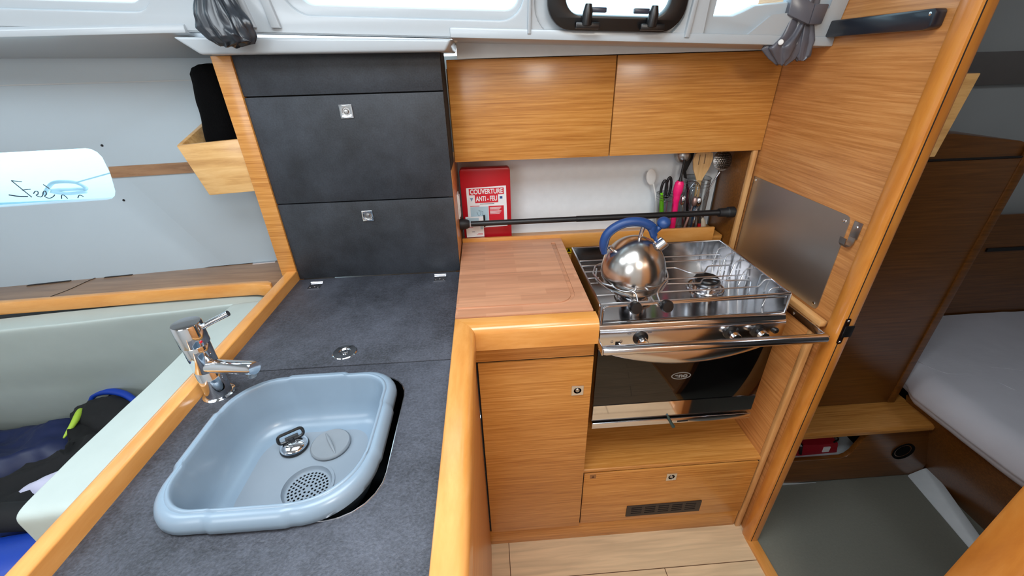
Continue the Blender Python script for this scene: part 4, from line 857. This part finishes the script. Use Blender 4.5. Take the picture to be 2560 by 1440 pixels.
plate('perforated_disc', circ(0.772, 1.150, 0.032, 36), hs, 0.0016, (0, 1.325, 0), X, Z, mat('dark_steel', (150, 146, 142), 0.35, 1.0), t, fix=lambda c: Vector((c.x, c.y+(c.z-1.15)*0.25+12*((c.x-0.77)**2+(c.z-1.15)**2), c.z)))
bm = bmesh.new(); tube(bm, cat([(0.763, 1.322, 1.118), (0.752, 1.335, 1.075), (0.728, 1.342, 0.99), (0.716, 1.348, 0.915)], 5), 0.0026, 8); finish(bm, 'handle', steel, t)
utensil('ladle', 'steel ladle bowl at the back of the jars', 'ladle', [('ladle_bowl', steel2, lambda bm: lathe(bm, [(0.029*math.cos(math.radians(a)), 0.029*math.sin(math.radians(a))) for a in range(-90, 1, 10)], (0.655, 1.375, 1.165), (0.2, 0.5, 0.85), 28, caps=False), ub2), ('handle', steel2, rod_([(0.660, 1.372, 1.135), (0.675, 1.37, 1.03), (0.69, 1.365, 0.915)], 0.003), ub2)], jg2)
utensil('turner', 'black plastic turner leaning behind the wooden spatula', 'turner', [('blade', black, blade([(0.655, 1.185), (0.679, 1.185), (0.677, 1.155), (0.664, 1.115), (0.672, 1.090), (0.690, 1.045), (0.683, 1.045), (0.664, 1.090), (0.652, 1.115), (0.659, 1.155)], 0.003, 1.36, 1.35), ub2), ('handle', black, rod_([(0.686, 1.36, 1.048), (0.695, 1.36, 0.98), (0.70, 1.36, 0.915)], 0.005), ub2)], jg2)
utensil('whisk', 'wire whisk standing in the tall jar', 'whisk', [('whisk_wires', steel, lambda bm: [tube(bm, cat([(0.690, 1.33, 0.985), (0.690-0.014*math.cos(a), 1.33-0.014*math.sin(a), 1.02), (0.692-0.020*math.cos(a), 1.33-0.020*math.sin(a), 1.055), (0.694, 1.33, 1.085), (0.696+0.020*math.cos(a), 1.33+0.020*math.sin(a), 1.055), (0.694+0.014*math.cos(a), 1.33+0.014*math.sin(a), 1.02), (0.692, 1.33, 0.985)], 4), 0.0009, 5) for a in (0, 0.8, 1.6, 2.4)], ub2), ('handle', steel, rod_([(0.690, 1.33, 0.988), (0.688, 1.33, 0.915)], 0.004), ub2)], jg2)
def fork_(name, lab, x, y, tip, m_, tilt, c='cutlery'):
    utensil(name, lab, c, [('handle', m_, rod_([(x, y, 0.914), (x+tilt*0.5, y, 0.965), (x+tilt, y, 1.01)], [0.0042]*6+[0.0028]*5), ub2), ('tip', m_, lambda bm: lathe(bm, [(0.010*math.cos(math.radians(a)), 0.018*math.sin(math.radians(a))) for a in range(-90, 91, 18)], (x+tilt*1.15, y, 1.022), (0, 0, 1), 14, caps=False), ub2)], jg2)
pinkish = mat('rose_metal', (196, 160, 150), 0.3, 0.8)
fork_('table_spoon', 'slim rose-coloured spoon handle in the tall jar', 0.672, 1.316, 'x', pinkish, 0.018)
fork_('table_spoon', 'steel teaspoon tilted left near the short jar', 0.680, 1.335, 'x', steel, -0.018)
fork_('table_spoon', 'steel dessert spoon upright at the middle of the tall jar', 0.700, 1.312, 'x', steel, 0.004)
utensil('bottle_opener', 'red and dark handled opener low in the tall jar', 'opener', [('handle', mat('dark_handle', (34, 32, 34), 0.5), rod_([(0.716, 1.314, 0.975), (0.722, 1.312, 0.945)], 0.006), ub2), ('red_end', red_m, rod_([(0.7215, 1.3125, 0.946), (0.725, 1.312, 0.918)], 0.0065), ub2)], jg2)
utensil('serving_spoon', 'cream plastic serving spoon, bowl down, right side of tall jar', 'spoon', [('spoon_bowl', mat('cream_plastic', (214, 200, 178), 0.4), lambda bm: lathe(bm, [(0.012*math.cos(math.radians(a)), 0.026*math.sin(math.radians(a))) for a in range(-90, 91, 15)], (0.738, 1.322, 0.940), (-0.35, 0, 1), 18, caps=False), ub2), ('handle', white_pl, rod_([(0.729, 1.325, 0.962), (0.726, 1.33, 1.02), (0.733, 1.338, 1.085)], 0.0045), ub2)], jg2)

# ------------------------------------------------------------------ bulkhead fittings
t = thing('heat_shield', 'brushed steel heat shield plate screwed to the wooden bulkhead', 'plate', (0.825, 1.04, 0.87))
plate('sheet', [(-1.232, 1.122), (-1.232, 0.872), (-0.990, 0.871), (-0.861, 0.871), (-0.853, 0.873), (-0.848, 0.882), (-0.850, 1.108), (-0.854, 1.117), (-0.862, 1.120)], [], 0.0016, (0.8248, 0, 0), (0, -1, 0), Z, steel3, t)
for y, z in ((0.863, 1.106), (0.863, 0.884), (1.222, 1.112)):
    bm = bmesh.new(); lathe(bm, [(0.0048, 0), (0.004, 0.0015), (0.001, 0.0022), (0, 0.002)], (0.824, y, z), (-1, 0, 0), 16); finish(bm, 'screw', chrome, t)
t = thing('towel_hook', 'small bent steel hook on the bulkhead beside the steel plate', 'hook', (0.82, 0.83, 1.065))
bm = bmesh.new(); prism(bm, [(0.815, 1.078), (0.838, 1.078), (0.838, 1.116), (0.815, 1.116)], 'x', 0.8235, 0.8255); finish(bm, 'back_plate', steel2, t, 0.0006)
bm = bmesh.new(); pr = [(0.8242, 1.080), (0.8238, 1.068), (0.818, 1.059), (0.808, 1.059), (0.802, 1.066), (0.801, 1.080)]
p2 = [(x+(-0.0016 if i in (0, 1) else 0), z+(0.0018 if 1 < i < 4 else 0)) for i, (x, z) in enumerate(pr)]
pp = pr+[(0.8026, 1.080), (0.8036, 1.067), (0.809, 1.0612), (0.817, 1.0612), (0.822, 1.069), (0.8226, 1.080)]
prism(bm, pp, 'y', 0.818, 0.836); finish(bm, 'hook_strip', steel2, t)
bm = bmesh.new(); lathe(bm, [(0.0035, 0), (0.002, 0.0016), (0, 0.002)], (0.8235, 0.826, 1.104), (-1, 0, 0), 12); finish(bm, 'screw', chrome, t)
t = thing('bulkhead_handrail', 'long flat black handrail on the wooden bulkhead', 'handrail', (0.815, 1.02, 1.48))
bm = bmesh.new(); prism(bm, [(0.822, 1.484), (0.832, 1.4815), (1.225, 1.4815), (1.225, 1.514), (0.822, 1.5145), (0.8185, 1.510), (0.8185, 1.488)], 'x', 0.803, 0.8255); finish(bm, 'grip', handle_m, t, 0.003)
bm = bmesh.new(); lathe(bm, [(0.003, 0), (0.0, 0.0008)], (0.803, 0.828, 1.5065), (-1, 0, 0), 12); finish(bm, 'end_screw', chrome, t)

# ------------------------------------------------------------------ window 3 frame (opening port) and its hinges
t = thing('opening_port', 'black framed opening port with two hinges above the overhead cabinet', 'porthole', (0.30, 1.07, 1.50))
def pl(z, x=0.3): return Vector(LO)+lean*lv(z)
plate('frame', rrect(0.148, lv(1.520), 0.452, lv(1.74), 0.052, 10), [rrect(0.186, lv(1.5485), 0.414, lv(1.715), 0.034, 10)], 0.022, (0, 1.072, 1.50), X, lean, black, t, fix=slope, bev=0.004)
for x in (0.232, 0.376):
    bm = bmesh.new(); bx(bm, (x-0.024, 1.040, 1.521), (x+0.030, 1.054, 1.5335)); h = finish_fix = None
    for v in bm.verts: v.co = slope(v.co)
    h = finish(bm, 'hinge', black, t, 0.003)
    bm = bmesh.new(); tube(bm, [slope(Vector((x, 1.046, 1.530))), slope(Vector((x+0.001, 1.040, 1.552))), slope(Vector((x+0.002, 1.040, 1.566)))], [0.012, 0.0105, 0.007], 14); finish(bm, 'hinge_arm', black, h)
    s_ = 1 if x < 0.3 else -1
    bm = bmesh.new(); bx(bm, (x+s_*0.008, 1.040, 1.5515), (x+s_*0.042, 1.050, 1.561)) if s_ > 0 else bx(bm, (x-0.042, 1.040, 1.5515), (x-0.008, 1.050, 1.561))
    for v in bm.verts: v.co = slope(v.co)
    finish(bm, 'hinge_clip', mat('slate_plastic', (40, 46, 60), 0.35), h, 0.002)
for x in (0.102, 0.130):
    bm = bmesh.new(); c_ = Vector((x, 1.0775, 1.510)); c_.z -= 0.042*(x+0.06)
    lathe(bm, [(0.006, 0), (0.0055, 0.002), (0.0025, 0.0026), (0.002, 0.001), (0, 0.001)], c_, (0, -1, 0), 18)
    tag(finish(bm, 'snap_stud', white_pl), 'small white snap stud below the long window, '+('left one of two' if x < 0.11 else 'right one of two'), 'stud')

# ------------------------------------------------------------------ curtains
def pleated(name, secs, nf, amp, m_, parent, seed=0, n=72):
    """secs: (centre, rx, ry) rings joined into a pleated tube"""
    bm = bmesh.new(); rings = []; K = 6
    S = []
    for (a, b) in zip(secs, secs[1:]):
        for j in range(K):
            t_ = j/K; S.append((Vector(a[0]).lerp(Vector(b[0]), t_), a[1]+(b[1]-a[1])*t_, a[2]+(b[2]-a[2])*t_))
    S.append((Vector(secs[-1][0]), secs[-1][1], secs[-1][2]))
    for i, (c, rx, ry_) in enumerate(S):
        row = []
        for k in range(n):
            a = 2*math.pi*k/n
            w_ = noise.noise(Vector((math.cos(a)*2.2+seed, math.sin(a)*2.2, i*0.11)))
            f = 1+amp*math.sin(nf*a+2.4*w_+i*0.05)+amp*1.1*w_
            row.append(bm.verts.new(c+Vector((math.cos(a)*rx*f, math.sin(a)*ry_*f, 0.006*w_))))
        rings.append(row)
    for A, B in zip(rings, rings[1:]):
        for k in range(n): bm.faces.new((A[k], A[(k+1) % n], B[(k+1) % n], B[k]))
    bm.faces.new(rings[-1][::-1]); bm.faces.new(rings[0])
    return finish(bm, name, m_, parent, ang=180)
t = thing('tied_curtain', 'dark grey satin curtain bunched at the liner, above the slate locker', 'curtain', (-0.51, 1.0, 1.57), 'tied back curtains')
pleated('curtain_cloth', [((-0.510, 1.035, 1.66), 0.018, 0.016), ((-0.513, 1.03, 1.60), 0.022, 0.018), ((-0.516, 1.022, 1.575), 0.030, 0.022), ((-0.515, 1.018, 1.548), 0.044, 0.026), ((-0.511, 1.015, 1.525), 0.048, 0.028), ((-0.502, 1.015, 1.508), 0.044, 0.027), ((-0.499, 1.015, 1.499), 0.036, 0.022), ((-0.510, 1.015, 1.493), 0.022, 0.014)], 11, 0.13, satin, t, 3.1)
t = thing('tied_curtain', 'grey satin curtain with wide tie band hanging beside the bulkhead', 'curtain', (0.73, 1.08, 1.57), 'tied back curtains')
pleated('curtain_cloth', [((0.742, 1.085, 1.64), 0.030, 0.02), ((0.738, 1.085, 1.56), 0.030, 0.02), ((0.734, 1.085, 1.52), 0.030, 0.02), ((0.724, 1.085, 1.485), 0.040, 0.022), ((0.715, 1.085, 1.462), 0.048, 0.022), ((0.722, 1.085, 1.440), 0.030, 0.014), ((0.722, 1.085, 1.428), 0.012, 0.008)], 8, 0.17, satin2, t, 8.2)
pleated('curtain_cloth', [((0.752, 1.078, 1.515), 0.016, 0.012), ((0.760, 1.078, 1.475), 0.022, 0.014), ((0.764, 1.078, 1.441), 0.016, 0.010), ((0.763, 1.078, 1.436), 0.010, 0.008)], 5, 0.18, satin2, t, 5.0)
bm = bmesh.new(); hexa(bm, [(0.691, 1.060, 1.527), (0.737, 1.046, 1.506), (0.740, 1.075, 1.508), (0.700, 1.105, 1.527), (0.690, 1.060, 1.568), (0.739, 1.046, 1.545), (0.742, 1.075, 1.548), (0.700, 1.105, 1.568)])
hexa(bm, [(0.7372, 1.046, 1.506), (0.773, 1.055, 1.5065), (0.770, 1.100, 1.51), (0.740, 1.076, 1.509), (0.7392, 1.046, 1.545), (0.779, 1.055, 1.545), (0.775, 1.100, 1.548), (0.742, 1.076, 1.548)])
finish(bm, 'tie_band', satin2, t, 0.003)
bm = bmesh.new(); lathe(bm, [(0.006, 0), (0.005, 0.002), (0, 0.0026)], (0.6905, 1.060, 1.474), (-0.4, -1, 0), 18); finish(bm, 'snap_button', white_pl, t)

# ------------------------------------------------------------------ pocket bin with black knitted thing
t = thing('oak_pocket_bin', 'pale oak wall bin left of the slate locker', 'bin', (-0.69, 1.2, 1.16))
bm = bmesh.new(); hexa(bm, [(-0.738, 1.128, 1.160), (-0.6155, 1.128, 1.166), (-0.6155, 1.140, 1.166), (-0.738, 1.140, 1.160), (-0.772, 1.128, 1.288), (-0.6155, 1.128, 1.298), (-0.6155, 1.140, 1.298), (-0.772, 1.140, 1.288)]); finish(bm, 'front_board', oak_x, t, 0.002)
bm = bmesh.new(); hexa(bm, [(-0.742, 1.141, 1.162), (-0.732, 1.141, 1.162), (-0.732, 1.315, 1.162), (-0.742, 1.315, 1.162), (-0.778, 1.141, 1.288), (-0.767, 1.141, 1.288), (-0.778, 1.315, 1.330), (-0.790, 1.315, 1.330)]); finish(bm, 'end_board', oak_x, t, 0.002)
box('bottom_board', (-0.735, 1.141, 1.166), (-0.6155, 1.315, 1.172), oak_x, t, 0)
bm = bmesh.new(); lathe(bm, [(0.0, 1.180), (0.050, 1.182), (0.054, 1.20), (0.052, 1.30), (0.050, 1.40), (0.050, 1.445), (0.044, 1.458), (0.03, 1.464), (0, 1.466)], (0, 0, 0), Z, 40, caps=False)
bmesh.ops.subdivide_edges(bm, edges=[e for e in bm.edges if e.calc_length() > 0.03], cuts=4)
for v in bm.verts:
    q = v.co.copy(); lean_ = (1.45-q.z)*-0.02
    v.co = Vector((-0.672+q.x*1.05+lean_-(1.46-q.z)*0.09, 1.222+q.y*1.1, q.z))+Vector(noise.noise_vector(q*30+Vector((4, 4, 4))))*0.003
tag(finish(bm, 'knitted_bundle', knit, None, ang=180), 'black knitted bundle standing in the oak wall bin', 'bundle')

# ------------------------------------------------------------------ settee
def cushion(name, x0, x1, y0, y1, z0, z1, label, shear=0.0, noise_a=0.006, seed=0, cuts=10, extra=None):
    bm = bmesh.new(); bx(bm, (x0, y0, z0), (x1, y1, z1))
    bmesh.ops.subdivide_edges(bm, edges=bm.edges, cuts=cuts, use_grid_fill=True)
    for v in bm.verts:
        c = v.co; c += Vector(noise.noise_vector(c*7+Vector((seed, 0, 0))))*noise_a+Vector(noise.noise_vector(c*24+Vector((seed, 0, 0))))*noise_a*0.35
        if shear: c.y += shear*(z1-c.z)
        if extra: v.co = extra(c)
    o = finish(bm, name, cushion_m, None, ang=180); q = o.modifiers.new('soft', 'SUBSURF'); q.levels = q.render_levels = 2; return o
o = cushion('back_cushion', -2.0, -0.655, 1.078, 1.160, 0.42, 0.858, '', shear=0.28, seed=2, noise_a=0.008, extra=lambda c: Vector((c.x, c.y+0.13*(c.x+0.66), c.z)))
tag(o, 'long cream settee back cushion under the wooden side shelf', 'cushion')
o = cushion('end_cushion', -0.742, -0.612, 0.425, 1.06, 0.43, 0.872, '', seed=5, noise_a=0.004, cuts=18, extra=lambda c: Vector((c.x, c.y-(0.045 if c.y < 0.6 and c.z > 0.6 else 0)*(-0.612-c.x)/0.13*0-(0.872-c.z)*0.0, c.z+(0.012*((c.x+0.742)/0.13)))))
tag(o, 'narrow cream end cushion standing against the galley rail', 'cushion')
o = cushion('seat_cushion', -2.25, -0.745, 0.30, 1.16, 0.30, 0.435, '', seed=9, extra=lambda c: Vector((c.x, c.y+(0.14*(c.x+0.66) if c.y > 0.6 else 0), c.z)))
tag(o, 'cream settee seat cushion beneath the pile of clothes', 'cushion')
structure(box('trim_10', (-2.3, 0.28, 0.0), (-0.62, 1.17, 0.295), teak_x, bevel=0.002))
structure(box('trim_11', (-0.609, 0.02, 0.0), (-0.573, 1.118, 0.864), teak_y, bevel=0.001))

def heap(name, outline, z0, h, m_, label, seed, cat_, fold=0.02, grp=None, parts=None):
    """soft crumpled garment: a closed, lumpy solid over a plan outline"""
    N = len(outline); cx = sum(p[0] for p in outline)/N; cy = sum(p[1] for p in outline)/N
    op = cat([(x, y, 0) for x, y in outline], 6, closed=True)
    bm = bmesh.new(); M_ = len(op); rows = []
    R2 = [0.02, 0.15, 0.3, 0.45, 0.6, 0.74, 0.86, 0.95, 1.0]
    for r in R2:
        row = []
        for p in op:
            x, y = cx+(p.x-cx)*r, cy+(p.y-cy)*r
            q = Vector((x*9+seed, y*9, seed)); rid = 1-abs(noise.noise(q))*2; rid2 = noise.noise(q*2.7)
            zz = z0+h*math.sqrt(max(0, 1-r**3))*(0.75+0.25*rid)+fold*rid*(1-r*0.4)+fold*0.5*rid2
            row.append(bm.verts.new((x, y, max(zz, z0+0.002))))
        rows.append(row)
    low = [bm.verts.new((v.co.x, v.co.y, z0)) for v in rows[-1]]; rows.append(low)
    for A, B in zip(rows, rows[1:]):
        for k in range(M_): bm.faces.new((A[k], B[k], B[(k+1) % M_], A[(k+1) % M_]))
    bm.faces.new(rows[0]); bm.faces.new(low[::-1])
    bmesh.ops.subdivide_edges(bm, edges=bm.edges, cuts=1, use_grid_fill=True)
    for v in bm.verts: v.co.z += 0.004*noise.noise(v.co*38+Vector((seed, 0, 0)))
    o = finish(bm, name, m_, None, ang=180); return tag(o, label, cat_, grp)
zc = 0.437
cg = 'clothes heaped on the settee'
nv_ = heap('navy_jacket', [(-1.75, 0.78), (-1.80, 0.97), (-1.55, 1.03), (-1.34, 1.06), (-1.245, 1.02), (-1.25, 0.90), (-1.36, 0.82), (-1.55, 0.72)], zc, 0.085, navy, 'navy blue quilted jacket at back of the clothes heap', 1.3, 'jacket', grp=cg)
bm = bmesh.new(); tube(bm, cat([(-1.335, 1.050, 0.50), (-1.285, 1.015, 0.545), (-1.262, 0.965, 0.545), (-1.262, 0.92, 0.53)], 5), [0.002+0.007*math.sin(math.pi*k/15) for k in range(16)], 10); finish(bm, 'lime_collar_trim', lime_cloth, nv_, ang=180, label='lime green trim')
bl_ = heap('black_jacket', [(-1.36, 1.06), (-1.27, 1.10), (-1.12, 1.05), (-0.86, 0.98), (-0.80, 0.70), (-0.90, 0.55), (-1.18, 0.62), (-1.42, 0.62), (-1.50, 0.74), (-1.30, 0.84), (-1.22, 0.93)], zc, 0.09, black_cloth, 'black jacket with blue edged collar sprawled over the settee', 4.8, 'jacket', grp=cg, fold=0.03)
cc = Vector((-1.225, 1.025, 0.495))
bm = bmesh.new(); lathe(bm, [(math.cos(math.radians(a)), math.sin(math.radians(a))) for a in range(-90, 91, 10)], (0, 0, 0), Z, 40, caps=False)
for v in bm.verts:
    q = v.co.copy(); v.co = cc+Vector((q.x*0.115, q.y*0.072-q.x*0.02, q.z*0.068))+Vector(noise.noise_vector(q*2.3+Vector((5, 1, 2))))*0.016
finish(bm, 'collar', black_cloth, bl_, ang=180)
bm = bmesh.new(); tube(bm, cat([cc+Vector((-0.098, 0.052, 0.022)), cc+Vector((-0.075, 0.062, 0.048)), cc+Vector((-0.02, 0.058, 0.062)), cc+Vector((0.045, 0.038, 0.060)), cc+Vector((0.098, 0.005, 0.040)), cc+Vector((0.118, -0.03, 0.012))], 6), [0.004+0.007*math.sin(math.pi*k/30) for k in range(31)], 10)
finish(bm, 'collar_edge', royal, bl_, label='royal blue collar edge', ang=180)
heap('pale_garment', [(-1.235, 0.735), (-1.17, 0.80), (-1.08, 0.81), (-1.00, 0.76), (-1.10, 0.715)], zc+0.06, 0.055, lav, 'pale lavender garment poking out near the end cushion', 7.7, 'garment', grp=cg, fold=0.01)
heap('violet_garment', [(-1.17, 0.79), (-1.10, 0.87), (-0.95, 0.86), (-0.90, 0.78), (-1.05, 0.77)], zc+0.065, 0.053, violet, 'small violet garment beside the lavender one', 9.1, 'garment', grp=cg, fold=0.008)
heap('blue_garment', [(-1.36, 0.66), (-1.22, 0.722), (-1.09, 0.715), (-1.06, 0.665), (-1.20, 0.64), (-1.34, 0.60)], zc+0.05, 0.055, royal, 'royal blue garment in the middle of the clothes heap', 11.2, 'garment', grp=cg, fold=0.01)
t = thing('duffel_bag', 'royal blue bag with black padded strap at the near end of the settee', 'bag', (-1.05, 0.5, zc))
bm = bmesh.new(); lathe(bm, [(0.0, -0.24), (0.07, -0.23), (0.095, -0.20), (0.10, 0.0), (0.095, 0.20), (0.07, 0.23), (0, 0.24)], (-1.05, 0.50, 0.53), (1, 0.18, 0), 32, caps=False)
for v in bm.verts: v.co += Vector(noise.noise_vector(v.co*11))*0.010; v.co.z = max(v.co.z, zc+0.002)
finish(bm, 'bag_body', royal, t, ang=180)
bm = bmesh.new(); tube(bm, cat([(-1.30, 0.56, 0.60), (-1.16, 0.60, 0.625), (-1.00, 0.62, 0.60), (-0.86, 0.60, 0.55), (-0.80, 0.55, 0.50)], 6), [0.030]*20+[0.02]*5, 12); st = finish(bm, 'strap', black_cloth, t, ang=180)
bm = bmesh.new(); tube(bm, [(-1.16, 0.605, 0.650), (-1.135, 0.612, 0.652)], 0.004, 8); finish(bm, 'strap_ring', chrome, st)

# ------------------------------------------------------------------ hull window: marks written on the pane, rope outside
def stroke(bm, pts, r=0.0012): tube(bm, [H(u, z, 0.030) for u, z in cat2(pts)], r, 6)
def cat2(p): return [(q.x, q.y) for q in cat([(a, b, 0) for a, b in p], 4)] if len(p) > 2 else p
bm = bmesh.new()
stroke(bm, [(-0.724, 1.192), (-0.699, 1.142)]); stroke(bm, [(-0.724, 1.192), (-0.701, 1.187)]); stroke(bm, [(-0.712, 1.164), (-0.691, 1.165)])
stroke(bm, [(-0.750, 1.153), (-0.728, 1.147), (-0.708, 1.145)], 0.0018)
stroke(bm, [(-0.690, 1.152), (-0.683, 1.158), (-0.677, 1.157), (-0.680, 1.150), (-0.686, 1.147), (-0.678, 1.141), (-0.670, 1.146), (-0.664, 1.155), (-0.658, 1.157), (-0.660, 1.148), (-0.667, 1.142), (-0.659, 1.136), (-0.648, 1.139), (-0.640, 1.145)])
stroke(bm, [(-0.654, 1.176), (-0.645, 1.163)]); stroke(bm, [(-0.629, 1.132), (-0.624, 1.142), (-0.618, 1.141), (-0.614, 1.131)]); stroke(bm, [(-0.588, 1.131), (-0.580, 1.139), (-0.572, 1.134)])
tag(finish(bm, 'handwriting', ink), 'dark handwriting on the hull window', 'writing')
t = thing('mooring_rope', 'white rope coiled outside the hull window', 'rope', H(-0.7, 1.11, 0.15))
bm = bmesh.new()
tube(bm, cat([H(-0.76, 1.122, 0.15), H(-0.735, 1.150, 0.16), (H(-0.70, 1.158, 0.15)), H(-0.665, 1.150, 0.16), H(-0.64, 1.132, 0.15), H(-0.68, 1.128, 0.17), H(-0.73, 1.134, 0.14), H(-0.70, 1.120, 0.15), H(-0.645, 1.122, 0.15)], 6), 0.0055, 8)
finish(bm, 'coil', rope_m, t, ang=180)
bm = bmesh.new(); tube(bm, [H(-0.66, 1.152, 0.15), H(-0.47, 1.192, 0.16), H(-0.1, 1.26, 0.17)], 0.0022, 8); finish(bm, 'line', rope_m, t)
bm = bmesh.new(); bx(bm, (-2.4, 1.42, 1.02), (-0.9, 2.6, 1.09))
structure(finish(bm, 'exterior_sidedeck', mat('pale_deck', (196, 222, 226), 0.6)))
